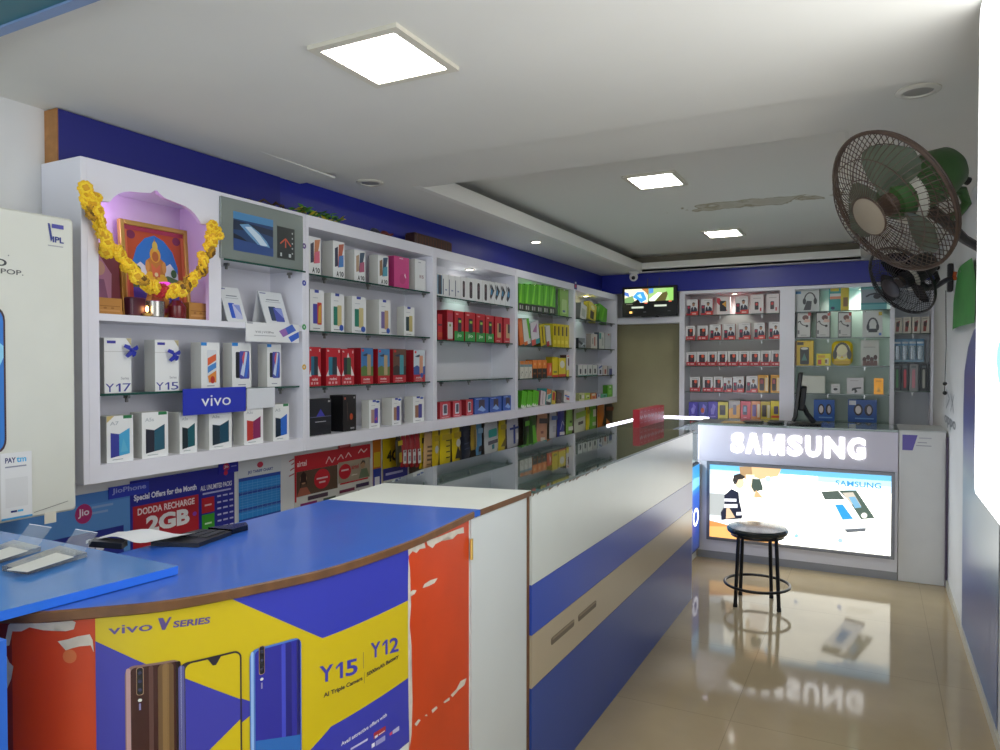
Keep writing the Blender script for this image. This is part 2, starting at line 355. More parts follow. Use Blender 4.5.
for y, c in (((304, 246), '#5a3a8a'), ((304, 283), '#3a44a8'), ((304, 327), '#2f9a4c'), ((304, 367), '#d6a63a')):
    p = on(*y, 'X', XF); sticker('sticker', bayA, p.y, p.z, .026, .026, c, [('e', .5, .5, .14, .2, '#d8d8e4')], True)
p = on(575.5, 285, 'X', XF); sticker('sticker', bayE, p.y-.0, p.z, .07, .075, '#25357f', [('r', .25, .2, .8, .55, '#c2405a'), ('r', .3, .65, .75, .85, '#d8d8e8')])
b = MB(); b.box(XF-.02, XF-.0005, 1.507, 1.545, 1.15, 2.125, WHITE); b.build('front_stile', bayA)
# shrine front, board and partition
PINK = mat('#dcc6e2', .5)
b = MB(); arch = [on(x, y, 'X', XF) for x, y in ((98, 201), (110, 202), (113, 198), (118, 194), (124, 192), (130, 191.5), (140, 192.5), (150, 193), (153, 191.5), (156, 189), (160, 194), (165, 198), (175, 202), (185, 206), (191, 210), (195, 214), (199, 220), (201, 223.5), (206, 224.5))]
pts = [(p.y, p.z) for p in arch]; pts[0] = (1.545, pts[0][1]); pts[-1] = (2.0, pts[-1][1])
n = len(pts)
for X, s in ((XF, 1), (XF-.018, -1)):
    for (a, az), (c, cz) in zip(pts, pts[1:]):
        q = [(X, a, az), (X, c, cz), (X, c, 2.18), (X, a, 2.18)]; b.poly(q if s > 0 else q[::-1], WHITE)
    for a, c in ((2.0, 2.06),):
        q = [(X, a, 1.665), (X, c, 1.665), (X, c, 2.18), (X, a, 2.18)]; b.poly(q if s > 0 else q[::-1], WHITE)
for (a, az), (c, cz) in zip(pts, pts[1:]): b.poly([(XF, a, az), (XF-.018, a, az), (XF-.018, c, cz), (XF, c, cz)], PINK)
b.poly([(XF, 1.545, 1.665), (XF-.018, 1.545, 1.665), (XF-.018, 1.545, pts[0][1]), (XF, 1.545, pts[0][1])], PINK)
b.poly([(XF, 2.0, pts[-1][1]), (XF-.018, 2.0, pts[-1][1]), (XF-.018, 2.0, 1.665), (XF, 2.0, 1.665)], PINK)
b.build('arch_panel', bayA)
b = MB(); b.box(XBK, XF-.002, 1.507, 2.523, 1.641, 1.665, WHITE); b.build('shelf_board', bayA)
b = MB(); b.box(XBK, XF-.002, 2.03, 2.055, 1.665, 2.125, WHITE); b.build('partition', bayA)
b = MB(); b.box(XBK, XBK+.004, 1.507, 2.03, 1.665, 2.125, PINK); b.box(XBK, XF-.018, 2.024, 2.03, 1.665, 2.125, PINK); b.box(XBK, XF-.018, 1.507, 1.513, 1.665, 2.125, PINK); b.build('shrine_lining', bayA)
b = MB(); b.add([(XBK, 2.055, 1.915), (XF+.02, 2.055, 1.915), (XF+.02, 2.523, 1.915), (XBK, 2.523, 1.915)], [(0, 1, 2, 3)], GLASS)
b.add([(XF+.02, 2.055, 1.907), (XF+.02, 2.523, 1.907), (XF+.02, 2.523, 1.915), (XF+.02, 2.055, 1.915)], [(0, 1, 2, 3)], GEDGE)
g = b.build('glass_shelf', bayA); bracket(2.12, 1.907, g); bracket(2.48, 1.907, g)

# ---------------------------------------------------------------- boxed goods
LM = lambda Xf, y, z: Matrix.Translation((Xf, y, z)) @ Matrix.Rotation(PI/2, 4, 'Z')
def goods(M, w, h, d, front, side, dec, name, label, cat, group, lean=0, yaw=0, r=0, top=None, extra=None):
    """printed carton: local front faces -y, origin at the bottom middle of the front"""
    b = MB(); L = M @ Matrix.Rotation(yaw, 4, 'Z')
    if lean: L = L @ Matrix.Translation((w/2 if lean > 0 else -w/2, 0, 0)) @ Matrix.Rotation(-lean if 0 else lean*-1, 4, 'Y') @ Matrix.Translation((-w/2 if lean > 0 else w/2, 0, 0))
    b.M = L
    if r: b.rbox(-w/2, w/2, 0, d, 0, h, C_(front), r, 'y')
    else:
        b.poly([(-w/2, 0, 0), (w/2, 0, 0), (w/2, 0, h), (-w/2, 0, h)], C_(front))
        S = C_(side)
        b.poly([(w/2, d, 0), (-w/2, d, 0), (-w/2, d, h), (w/2, d, h)], S); b.poly([(-w/2, d, 0), (-w/2, 0, 0), (-w/2, 0, h), (-w/2, d, h)], S)
        b.poly([(w/2, 0, 0), (w/2, d, 0), (w/2, d, h), (w/2, 0, h)], S); b.poly([(-w/2, 0, h), (w/2, 0, h), (w/2, d, h), (-w/2, d, h)], C_(top) if top else S)
        b.poly([(-w/2, d, 0), (w/2, d, 0), (w/2, 0, 0), (-w/2, 0, 0)], S)
    b.print(dec, -w/2, 0, w/2, h, 0)
    if extra: extra(b, w, h, d)
    org = L @ Vector((0, d/2, 0))
    return b.build(name, label=label, cat=cat, group=group, origin=org)
def rowL(items, z, Xf, where, group, cat='phone box', name='phone_box', dep=.05):
    """items: (x0, x1, ytop, front, side, decorations, description[, options])"""
    for i, it in enumerate(items):
        x0, x1, yt, fr, sd, dec, desc = it[:7]; op = dict(it[7]) if len(it) > 7 else {}
        a = on(x0, yt, 'X', Xf); c = on(x1, yt, 'X', Xf); h = (a.z+c.z)/2-z
        lab = op.pop('label', None) or '%s, %s from left, %s' % (desc, ORD[i], where)
        goods(LM(Xf, (a.y+c.y)/2, z), c.y-a.y, h, op.pop('dep', dep), fr, sd, dec, op.pop('name', name), lab, op.pop('cat', cat), op.pop('group', group), **op)
# ---------------------------------------------------------------- printed designs (unit coordinates, v upwards)
W_ = '#eceeee'; SD = '#d2d2cc'
def oppo(left, right, tag_='#2f7a4c', name='A5s', gold=False):
    d = [('r', .62, .93, .95, 1, tag_), ('t', name, .12, .80, .45, .88, '#b9c0c4'),
         ('p', [(.14, .10), (.46, .13), (.46, .60), (.14, .64)], left), ('p', [(.46, .13), (.86, .16), (.86, .72), (.46, .60)], right),
         ('p', [(.5, .2), (.8, .22), (.62, .5)], C_('#5fb4d8') if name == 'A7' else right), ('r', .2, .05, .6, .065, '#9aa')]
    if gold: d.append(('p', [(.0, 1), (.28, 1), (0, .86)], '#cdb878'))
    return d
def yv(kind):
    d = [('r', .0, .93, .3, 1, '#2f86d8')]
    if kind == 0: d += [('p', rrect(.30, .12, .84, .84, .06), '#d9dfe6'), ('p', [(.34, .5), (.8, .62), (.8, .76), (.34, .66)], '#e0643a'), ('p', [(.34, .34), (.8, .46), (.8, .58), (.34, .48)], '#4a8ad0'), ('p', [(.4, .14), (.8, .14), (.8, .40), (.34, .28)], '#e08a3c'), ('e', .6, .2, .12, .08, '#b8322a')]
    else: d += [('p', rrect(.18, .22, .45, .80, .04), '#26282f'), ('p', rrect(.38, .2, .90, .82, .05), '#4a50a8'), ('p', [(.42, .3), (.66, .8), (.8, .8), (.6, .25)], '#c8d8f0'), ('p', [(.62, .24), (.78, .7), (.88, .8), (.88, .5), (.74, .22)], '#3a6ad0'), ('p', [(.5, .66), (.6, .8), (.68, .8), (.58, .5)], '#d05a6a')]
    return d+[('r', .3, .06, .7, .08, '#9aa0b0')]
def ybig(t): return [('r', .1, .9, .42, .95, '#3a3aa0'), ('r', 0, .75, 1, .757, '#b8b8b4'), ('t', t, .03, .02, .98, .17, '#3b3f9c', .0), ('t', 'Series', .6, .24, .9, .29, '#b0b0b8'), ('p', [(.8, 1), (1, 1), (1, .86)], '#b8ae88')]
def bow(par, y, z, dx):
    b = MB(); BL = mat('#2c35a8', .35)
    for a in (150, 25, -60, -125):
        t = math.radians(a); l = .03 if abs(a) > 100 or a == 25 else .026
        c = Vector((XF-.03, y+dx, z)); d = Vector((0, math.cos(t), math.sin(t))); nn = Vector((0, -d.z, d.y))
        pts = [c-nn*.003, c+d*l*.5-nn*.008+Vector((.01, 0, 0)), c+d*l-nn*.007, c+d*l+nn*.006, c+d*l*.5+nn*.008+Vector((.012, 0, 0)), c+nn*.003]
        b.poly(pts, BL); b.poly(pts[::-1], BL)
    b.ball((XF-.027, y+dx, z), .007, BL, 8, 6)
    b.build('ribbon_bow', par)
def phone_two(a, b_, top='#3a4aa8', txt='#556', pos=.18):
    return [('r', .32, .93, .62, 1, top), ('p', rrect(pos, .18, pos+.4, .66, .03), a), ('p', rrect(pos+.3, .16, pos+.62, .70, .03), b_), ('r', .2, .06, .7, .075, txt), ('r', .2, .80, .55, .815, '#b8bcc4')]
def poco(a, b_, c='#d8a860'):
    return [('p', [(.15, .3), (.42, .34), (.42, .86), (.15, .8)], a), ('p', [(.4, .3), (.62, .32), (.95, .96), (.5, .92)], b_), ('p', [(.45, .3), (.9, .34), (.9, .66), (.5, .6)], c), ('t', 'A10', .28, .06, .9, .2, '#20242c', .04)]
def redmi(ph, ph2='#28303c', white=True):
    d = [('t', 'Mi', .08, .90, .2, .95, W_), ('r', .85, .88, .93, .95, '#f0d8d8')]
    if white: d += [('p', [(.0, .25), (.2, .25), (.3, .55)], '#e8e0e0'), ('p', [(.75, .25), (1, .25), (.72, .55)], '#e8e0e0')]
    return d+[('p', rrect(.16, .28, .5, .76, .03), ph), ('p', rrect(.42, .28, .74, .76, .03), ph2), ('t', 'redmi', .24, .14, .72, .21, '#f4e4e4'), ('r', .15, .04, .3, .10, '#e8b0b0'), ('r', .4, .04, .5, .10, '#e8b0b0'), ('r', .6, .04, .75, .10, '#e8b0b0')]
def note(sky, ground, ph):
    return [('r', 0, .22, 1, 1, sky), ('p', [(0, .22), (1, .22), (1, .5), (.6, .44), (.3, .52), (0, .46)], ground), ('p', [(.1, .8), (.5, .86), (.6, .78), (.3, .77)], '#2a3a50'), ('p', rrect(.5, .24, .8, .82, .03), ph), ('e', .15, .93, .09, .04, '#d83030'), ('t', 'note', .2, .1, .7, .16, '#f0e0e0'), ('r', .15, .04, .75, .06, '#e8b0b0')]
def keypad(col='#24262c'): return [('p', rrect(.28, .16, .72, .84, .06), col), ('r', .34, .52, .66, .78, '#5a86b0'), ('r', .34, .2, .66, .48, '#3a3c44')]
def jiored():  return [('r', 0, 0, 1, .27, '#b81c28'), ('r', .12, .08, .3, .17, '#e8b8b8'), ('r', .4, .08, .75, .17, '#e8b8b8'), ('p', [(.8, .2), (1, .42), (1, .2)], '#b81c28'), ('p', rrect(.2, .26, .78, .8, .05), '#2a1a22'), ('e', .56, .68, .14, .12, '#e0522c'), ('e', .5, .45, .1, .1, '#5a2030'), ('r', .2, .88, .8, .91, '#9a9a9a')]
def jioman():  return [('r', .38, 0, 1, .26, '#d83a30'), ('r', 0, 0, .4, .14, '#c02030'), ('p', rrect(.05, .1, .36, .62, .04), '#2c1c30'), ('e', .2, .5, .1, .08, '#c02848'), ('p', [(.38, .22), (.42, .46), (.56, .54), (.78, .52), (.94, .4), (.96, .24)], '#26243c'), ('p', [(.56, .54), (.62, .3), (.70, .54)], '#d8d8e0'), ('e', .63, .66, .11, .10, '#a8785a'), ('p', [(.5, .68), (.52, .78), (.64, .82), (.76, .76), (.76, .68), (.70, .74), (.56, .74)], '#1c1618'), ('r', .5, .06, .85, .14, '#f0c0b8'), ('r', .3, .90, .85, .93, '#b0b0b0')]
def blk(c1='#3a3aa8'): return [('p', [(.3, .52), (.5, .72), (.7, .52)], c1), ('r', 0, .5, 1, .515, '#6a6a90'), ('r', .25, .36, .75, .38, '#b8b8c0'), ('r', .85, .9, .95, .95, '#bbb')]
# ---------------------------------------------------------------- shrine bay
Wb = 'glass shelf, shrine bay'; Wc = 'bottom board, shrine bay'
n0 = len(bpy.data.objects)
rowL([(104, 131, 338, W_, SD, ybig('Y17'), 'white carton', dict(label='white carton with a dark blue ribbon bow, left one under the shrine', dep=.06)),
      (154.8, 178.4, 340, W_, SD, ybig('Y15'), 'white carton', dict(label='white carton with a dark blue ribbon bow, right one of the bowed pair', dep=.06)),
      (201, 219.5, 342.5, W_, SD, yv(0), '', dict(label='white phone box with orange and blue swirl picture, beside the bowed cartons', dep=.06)),
      (232, 251, 343, W_, SD, yv(1), '', dict(label='white phone box with blue wave picture, second from right above the blue sign', dep=.055)),
      (267, 281, 344.3, W_, SD, yv(1), '', dict(label='white phone box with blue wave picture at the right end above the blank card', dep=.055))], 1.391, -2.375, Wb, 'phone boxes in the shrine bay')
for o in [o for o in bpy.data.objects if o.get('label', '').startswith('white carton with a dark')]:
    x, dx = (145.7/1, .0) if 'left one' in o['label'] else (0, 0)
    p = on(131 if 'left one' in o['label'] else 174, 350 if 'left one' in o['label'] else 354.5, 'X', -2.36); bow(o, p.y, p.z, 0)
rowL([(106.4, 133, 415.6, W_, SD, oppo('#3a3f9a', '#49a7d6', name='A7', gold=True), 'white phone box with light blue picture'),
      (141.7, 168, 412, W_, SD, oppo('#2a2c38', '#2c5a6e'), 'wide white phone box with dark teal picture'),
      (179.5, 197, 412, W_, SD, oppo('#1e2a30', '#1f5a64', name='A5s'), 'narrow white phone box with dark teal picture'),
      (209, 231.7, 410, W_, SD, oppo('#26343e', '#1e4a60'), 'white phone box with dark blue picture'),
      (244, 263, 406, W_, SD, oppo('#c23a34', '#8a2a5c', gold=True), 'white phone box with red picture'),
      (273, 289, 404, W_, SD, oppo('#1c2c40', '#2f6ad0', name='A5'), 'white phone box with bright blue picture')], 1.15, -2.35, Wc, 'phone boxes in the shrine bay', dep=.065)
# sign and cards on the glass edge
def card(name, x0, x1, y0, y1, X, col, dec, label, cat, th=.003):
    a = on(x0, y0, 'X', X); c = on(x1, y1, 'X', X); return goods(LM(X, (a.y+c.y)/2, c.z), c.y-a.y, a.z-c.z, th, col, col, dec, name, label, cat, None)
card('shelf_sign', 183, 246, 389, 411, XF+.004, '#2a36b4', [('t', 'vivo', .27, .3, .74, .72, W_, .0)], 'blue sign with white lettering hanging from the glass shelf', 'sign')
card('blank_card', 247, 275, 388.5, 407, XF-.012, '#dfe3ea', [], 'blank white card hanging from the glass shelf beside the blue sign', 'card')
card('offer_strip', 246, 299, 321.5, 343, XF+.003, '#eaecee', [('r', .02, .92, .12, .97, '#8890a0'), ('t', 'V15 | V15Pro', .16, .42, .5, .56, '#7c8088'), ('r', .14, .3, .54, .34, '#b0b4ba'), ('p', [(.6, .6), (.86, 1), (.94, .68), (.68, .28)], '#4a6ac8'), ('p', [(.6, .6), (.72, .78), (.78, .45), (.68, .28)], '#9a6ab8'), ('p', [(.78, .3), (.99, .62), (1, .3), (.84, .02)], '#3a66d0')], 'white paper strip showing two blue phones, hanging from the shrine shelf board', 'paper')
def tent(x0, x1, yb, yt, label, a, b_):
    p = on(x0, yb, 'X', -2.37); q = on(x1, yb, 'X', -2.37); z = 1.6652; h = .15; t = math.radians(20)
    b = MB(); b.M = LM(-2.37, (p.y+q.y)/2, z) @ Matrix.Rotation(-t, 4, 'X'); w = q.y-p.y; H = h/math.cos(t)
    b.box(-w/2, w/2, 0, .003, 0, H, C_('#e6eaee')); b.print([('r', .05, .93, .3, .96, '#7a80b0'), ('r', .25, .74, .8, .77, '#8a909a'), ('r', .2, .68, .85, .7, '#b8bcc4'), ('p', rrect(.25, .12, .55, .55, .03), a), ('p', rrect(.45, .10, .82, .52, .03), b_), ('p', [(.5, .5), (.82, .2), (.82, .5)], '#8a9ae0')], -w/2, 0, w/2, H, 0)
    b.M = LM(-2.37, (p.y+q.y)/2, z); c = math.sin(t)*H
    b.poly([(-w/2, c+.002, H*math.cos(t)-.001), (w/2, c+.002, H*math.cos(t)-.001), (w/2, 2*c*.85, 0), (-w/2, 2*c*.85, 0)], C_('#dcdfe2'))
    b.build('display_card', label=label, cat='display card', group='folded display cards')
tent(228, 247.5, 320, 275, 'white folded display card with a blue and violet phone, beside the shrine', '#2f5ad0', '#c8ccf0')
tent(267, 290, 324, 280, 'pale blue folded display card with two dark phones, behind the paper strip', '#1e3a60', '#3a4ab0')
# moving-picture clock
a = on(219, 196, 'X', -2.345); c = on(298, 271, 'X', -2.345)
t = thing('picture_clock', (XF+.008, (a.y+2.515)/2, 1.9152), 'grey mirrored picture clock showing a blue waterfall, on the glass shelf beside the shrine', 'clock')
y0, y1, z0, z1 = 2.05, 2.515, 1.9152, 2.163
b = MB(); b.M = LM(XF+.014, y0, z0); w = y1-y0; h = z1-z0
b.rbox(0, w, 0, .0125, 0, h, mat('#98a39f', .1, metal=.45, spec=.8), .004, 'y'); b.build('mirror_frame', t)
b = MB(); b.M = LM(XF+.014, y0, z0); b.print([('r', .13, .16, .60, .80, '#20406e'), ('r', .13, .68, .60, .80, '#4a86b8'), ('p', [(.13, .66), (.6, .62), (.6, .5), (.4, .54), (.13, .5)], '#1c2a44'), ('p', [(.2, .60), (.3, .64), (.42, .54), (.52, .4), (.57, .28), (.45, .27), (.38, .36), (.3, .46)], '#6a9cc8'), ('p', [(.26, .58), (.33, .6), (.44, .48), (.53, .33), (.45, .31), (.38, .42)], '#c8dcec'), ('p', [(.13, .44), (.22, .4), (.34, .3), (.36, .2), (.2, .24), (.13, .3)], '#121c30'), ('p', [(.4, .22), (.56, .25), (.6, .2), (.46, .17)], '#7aa4d0'), ('p', [(.13, .16), (.6, .16), (.6, .3), (.13, .36)], '#2c4a86')], 0, 0, w, h, 0); b.build('picture', t)
b = MB(); b.M = LM(XF+.014, y0, z0); b.print([('r', .65, .16, .88, .72, '#20282a'), ('l', [(.69, .42), (.76, .52), (.76, .36)], .006, '#c85030'), ('l', [(.76, .52), (.83, .4)], .006, '#c85030'), ('r', .69, .2, .71, .26, '#b8c0c0'), ('r', .8, .2, .83, .26, '#b8c0c0')]+[('r', .84, .26+.09*i, .855, .29+.09*i, '#a8b0b0') for i in range(5)], 0, 0, w, h, 0); b.build('dial', t)
# shrine furnishings
def picframe(y0, y1, z0, h, X, fr, dec, label, bg):
    t = thing('framed_picture', (X, (y0+y1)/2, z0), label, 'picture frame')
    M = LM(X, (y0+y1)/2, z0) @ Matrix.Rotation(-math.radians(4), 4, 'X'); w = y1-y0; e = .018
    b = MB(); b.M = M
    for q in ((-w/2, -w/2+e, 0, h), (w/2-e, w/2, 0, h), (-w/2+e, w/2-e, 0, e), (-w/2+e, w/2-e, h-e, h)): b.box(q[0], q[1], -.012, .008, q[2], q[3], fr)
    b.build('frame', t, bevel=.003)
    b = MB(); b.M = M; b.box(-w/2+e, w/2-e, 0, .006, e, h-e, C_(bg)); b.print(dec, -w/2+e, e, w/2-e, h-e, 0); b.build('picture', t)
GOLD = mat('#d9b45a', .3, metal=.6)
deity = [('r', 0, 0, 1, 1, '#b8502c'), ('e', .12, .9, .07, .05, '#7a3050'), ('e', .88, .9, .07, .05, '#7a3050'), ('p', [(.12, .2), (.12, .58), (.2, .76), (.34, .88), (.5, .93), (.66, .88), (.8, .76), (.88, .58), (.88, .2)], '#2f78c8'),
         ('p', [(.12, .52), (.25, .6), (.4, .52), (.6, .54), (.75, .62), (.88, .5), (.88, .42), (.12, .42)], '#dce4ea'), ('p', [(.12, .44), (.3, .46), (.5, .42), (.7, .47), (.88, .43), (.88, .3), (.12, .3)], '#5c7a4c'), ('p', [(.12, .3), (.12, .04), (.3, .04), (.34, .3)], '#4a48a0'), ('p', [(.88, .3), (.88, .04), (.7, .04), (.66, .3)], '#4a48a0'),
         ('p', [(.26, .04), (.36, .3), (.34, .62), (.44, .68), (.5, .9), (.56, .68), (.66, .62), (.64, .3), (.74, .04)], '#c4803a'), ('e', .5, .70, .09, .09, '#e0a83c'), ('e', .5, .68, .055, .06, '#b86a38'), ('e', .40, .42, .08, .08, '#e8bc3a'), ('e', .60, .40, .09, .08, '#e8bc3a'), ('p', [(.36, .3), (.5, .36), (.64, .3), (.6, .16), (.4, .16)], '#a8542c'), ('e', .5, .25, .05, .04, '#3a5a8c'), ('r', .24, .03, .76, .08, '#c85a78'), ('e', .36, .56, .035, .07, '#d89a50'), ('e', .64, .56, .035, .07, '#d89a50'), ('e', .5, .80, .045, .06, '#d8c050'), ('p', [(.42, .6), (.5, .54), (.58, .6), (.56, .44), (.44, .44)], '#d8704a'), ('e', .5, .47, .03, .025, '#e8d8a0'), ('p', [(.3, .18), (.42, .24), (.36, .1)], '#d8a040'), ('p', [(.7, .18), (.58, .24), (.64, .1)], '#d8a040'), ('e', .2, .5, .05, .05, '#3f6a3c'), ('e', .8, .5, .05, .05, '#3f6a3c'), ('r', 0, 0, .05, 1, '#d8704a'), ('r', .95, 0, 1, 1, '#d8704a'), ('r', 0, .95, 1, 1, '#a83a50')]
X_ = -2.47; a = on(120, 218, 'X', X_); c = on(189, 308, 'X', X_)
picframe(a.y+.008, c.y+.008, 1.6655, .368, X_, GOLD, deity, 'gold framed devotional picture with orange seated figure inside the garlanded shrine', '#b8502c')
picframe(1.518, on(127, 300, 'X', -2.415).y-.004, 1.6655, .255, -2.415, mat('#a87a34', .35, metal=.5), [('r', 0, 0, 1, 1, '#7c3a44'), ('p', [(.25, .1), (.2, .6), (.5, .9), (.8, .6), (.75, .1)], '#b8829a'), ('e', .5, .68, .14, .12, '#c8a088'), ('p', [(.3, .1), (.4, .5), (.6, .5), (.7, .1)], '#8a5a78')], 'smaller brown framed picture with dull red print at the left of the shrine', '#7c3a44')
KRAFT = '#b5803f'
for x0, x1, yt, lab in ((97.5, 122, 298, 'brown cardboard box at left inside the shrine'), (189, 209, 303, 'brown cardboard box at right inside the shrine')):
    rowL([(x0, min(x1, 208), yt, KRAFT, '#a0702f', [('r', .08, .5, .92, .54, '#8a5c26'), ('r', .1, .2, .9, .3, '#c8955a'), ('e', .3, .4, .07, .06, '#96642c'), ('e', .6, .4, .07, .06, '#96642c')], '', dict(label=lab))], 1.6652, -2.375, '', 'brown boxes in the shrine', cat='box', name='cardboard_box', dep=.04)
p = on(155, 318, 'X', -2.385); b = MB(); b.lathe([(.018, 0), (.032, .004), (.034, .06), (.03, .062), (.028, .01)], mat('#a8a8a4', .25, metal=.8), 20, (-2.385, p.y, 1.6652)); b.build('offering_cup', label='small silver cup at the front middle of the shrine', cat='cup')
p = on(177, 318, 'X', -2.39); b = MB(); b.lathe([(.03, 0), (.034, .01), (.034, .05), (.02, .065), (.018, .072)], mat('#6a1a1c', .25), 18, (-2.39, p.y, 1.6652)); b.build('incense_jar', label='dark red jar beside the silver cup in the shrine', cat='jar')
p = on(136, 310, 'X', -2.39); b = MB(); b.rbox(-2.42, -2.37, p.y-.035, p.y+.03, 1.6652, 1.735, mat('#4a2030', .4), .01); b.build('incense_box', label='dark maroon box between the left picture and the silver cup', cat='box')
p = on(147, 304, 'X', -2.36); b = MB(); b.lathe([(.004, 0), (.014, .004), (.016, .012), (.012, .012)], GOLD, 16, (-2.36, p.y, 1.6652)); b.build('oil_lamp', label='tiny brass lamp with a lit flame in front of the silver cup', cat='lamp')
b = MB(); b.ball((-2.36, p.y, 1.6652+.028), (.005, .005, .011), mat('#ffc070', .5, emit=14), 10, 8); q = bpy.data.objects[-1] if 0 else None
b.build('flame', [o for o in bpy.data.objects if o.name == 'oil_lamp'][0])
a = on(140, 282, 'X', -2.40); c = on(172, 280, 'X', -2.40)
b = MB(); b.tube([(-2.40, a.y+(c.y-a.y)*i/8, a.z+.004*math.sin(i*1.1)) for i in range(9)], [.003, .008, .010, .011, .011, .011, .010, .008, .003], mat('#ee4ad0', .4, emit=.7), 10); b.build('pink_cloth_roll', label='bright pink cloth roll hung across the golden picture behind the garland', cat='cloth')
# marigold garland
def flower_mesh(name, cols):
    b = MB(); rnd = random.Random(3)
    for ring, (r, z, nn, s) in enumerate(((.015, .000, 9, .0085), (.010, .005, 7, .0075), (.005, .009, 4, .006))):
        for i in range(nn):
            t = 2*PI*(i+.4*ring)/nn+rnd.uniform(-.1, .1); b.ball((r*math.cos(t), r*math.sin(t), z), (s, s, s*.55), cols[ring % len(cols)], 6, 4)
    b.ball((0, 0, .001), (.013, .013, .008), cols[-1], 8, 5)
    o = b.build(name, None, local=True); me = o.data; bpy.data.objects.remove(o); return me
FY = flower_mesh('marigold', [mat('#eec01a', .6), mat('#f6d42c', .6), mat('#d8a00e', .6)]); FO = flower_mesh('marigold_dry', [mat('#9a7418', .7), mat('#c08d1c', .7), mat('#6a4a14', .7)]); FR = flower_mesh('red_flower', [mat('#a8141c', .5), mat('#c0242a', .5)])
gp = [(84, 191), (88, 200), (93, 208), (94, 217), (98, 228), (104, 238), (108, 246), (114, 254), (122, 263), (131, 270), (140, 279), (148, 286), (157, 292), (166, 293), (175, 292), (184, 287), (191, 281), (198, 272), (203, 261), (207, 250), (209, 240), (212, 231)]
XG = -2.308; gw = [on(x, y, 'X', XG) for x, y in gp]
gr = thing('flower_garland', (XG, gw[12].y, gw[12].z), 'yellow marigold garland draped in a curve across the front of the shrine', 'garland')
b = MB(); b.tube(gw, .003, mat('#6a6a20', .7), 6); b.build('string', gr)
rnd = random.Random(11); base = Vector(gr.location)
for i in range(len(gw)-1):
    for k in range(3):
        p = gw[i].lerp(gw[i+1], k/3)+Vector((rnd.uniform(-.003, .010), rnd.uniform(-.010, .010), rnd.uniform(-.010, .010)))
        me = FR if (i == 12 and k < 2) else (FO if rnd.random() < (.34 if i > 12 else .12) else FY)
        o = bpy.data.objects.new('flower', me); COL.objects.link(o); o.parent = gr; o.location = p-base
        o.rotation_euler = (rnd.uniform(-.5, .5), PI/2+rnd.uniform(-.6, .5), rnd.uniform(-.6, .6)); s = rnd.uniform(.95, 1.3); o.scale = (s, s, s)
for k in range(9):
    for c in (gw[-1], gw[1]):
        if c == gw[1] and k > 3: continue
        o = bpy.data.objects.new('flower', FY); COL.objects.link(o); o.parent = gr
        o.location = c+Vector((rnd.uniform(0, .015), rnd.uniform(-.024, .024), rnd.uniform(-.02, .028)))-base; o.rotation_euler = (rnd.uniform(-.5, .5), PI/2+rnd.uniform(-.6, .6), 0); o.scale = (.85,)*3
l = bpy.data.lights.new('shrine_glow', 'POINT'); l.energy = .4; l.color = (.8, .5, 1); l.shadow_soft_size = .02
o = bpy.data.objects.new('shrine_glow', l); COL.objects.link(o); o.location = (-2.44, 1.60, 2.05)
# ---------------------------------------------------------------- second bay
B1 = 'top shelf, second bay'; B2 = 'second shelf, second bay'; B4 = 'bottom board, second bay'; XB = -2.375
LS = lambda x0, x1, yt, dec, desc, **k: (x0, x1, yt, W_, SD, dec, desc, k)
rowL([LS(308.5, 320.8, 237, poco('#2a2c4c', '#c87a4a', '#d8607a'), 'white phone box with orange sunset picture'),
      LS(333, 344.5, 241.6, poco('#24284a', '#b8583c', '#3a7ac0'), 'white phone box with dark blue picture', dep=.07),
      LS(354.4, 365.3, 250.4, poco('#b89a7c', '#38506a', '#b85a7a'), 'white phone box with tan and blue picture', dep=.075),
      LS(378, 388.3, 255.5, poco('#9a744c', '#30506c', '#4a9ab0'), 'white phone box with brown and teal picture', dep=.06),
      (394, 409, 257, '#d23a86', '#a82c68', [('r', .35, .93, .6, .96, '#f0c0d8'), ('p', [(.66, .38), (.8, .34), (.72, .5)], '#f8e8f0'), ('e', .55, .3, .2, .16, '#c43078')], '', dict(label='bright pink box on the top shelf, second bay')),
      LS(415, 425.6, 260, [('r', .3, .9, .55, .93, '#b0b4b8'), ('t', 'R15', .42, .42, .8, .52, '#8a4a50')], 'plain white box', label='plain white box at the right end of the shelf with the pink box', dep=.055)], Z1, XB, B1, 'phone boxes on the top shelf, second bay')
BL_ = lambda a, b_, blue=True: phone_two(a, b_)+([('e', .78, .12, .16, .08, '#2f55b0')] if blue else [])
rowL([LS(310, 324, 290, phone_two('#4a48a8', '#c8403a', pos=.2)+[('p', [(.55, .2), (.78, .2), (.78, .66), (.6, .6)], '#d8a03a')], 'white phone box with red and yellow picture'),
      LS(331, 344, 293.6, BL_('#24806a', '#d0c088'), 'white phone box with green phone picture, blue seal'), LS(352, 366, 296.8, BL_('#24806a', '#d0c088'), 'white phone box with green phone picture, blue seal'),
      LS(379, 390.4, 300, BL_('#7a6aa8', '#cda878'), 'deep white box with violet phone picture', dep=.10), LS(404, 414.4, 307, phone_two('#1c3a44', '#c8b878'), 'short white box with dark green picture', dep=.05)], Z2, XB, B2, 'phone boxes on the second shelf, second bay')
RD = '#c2202e'; RS = '#9c1622'
B3 = 'third shelf, second bay'
R_ = lambda x0, x1, yt, dec, desc, **k: (x0, x1, yt, RD, RS, dec, desc, k)
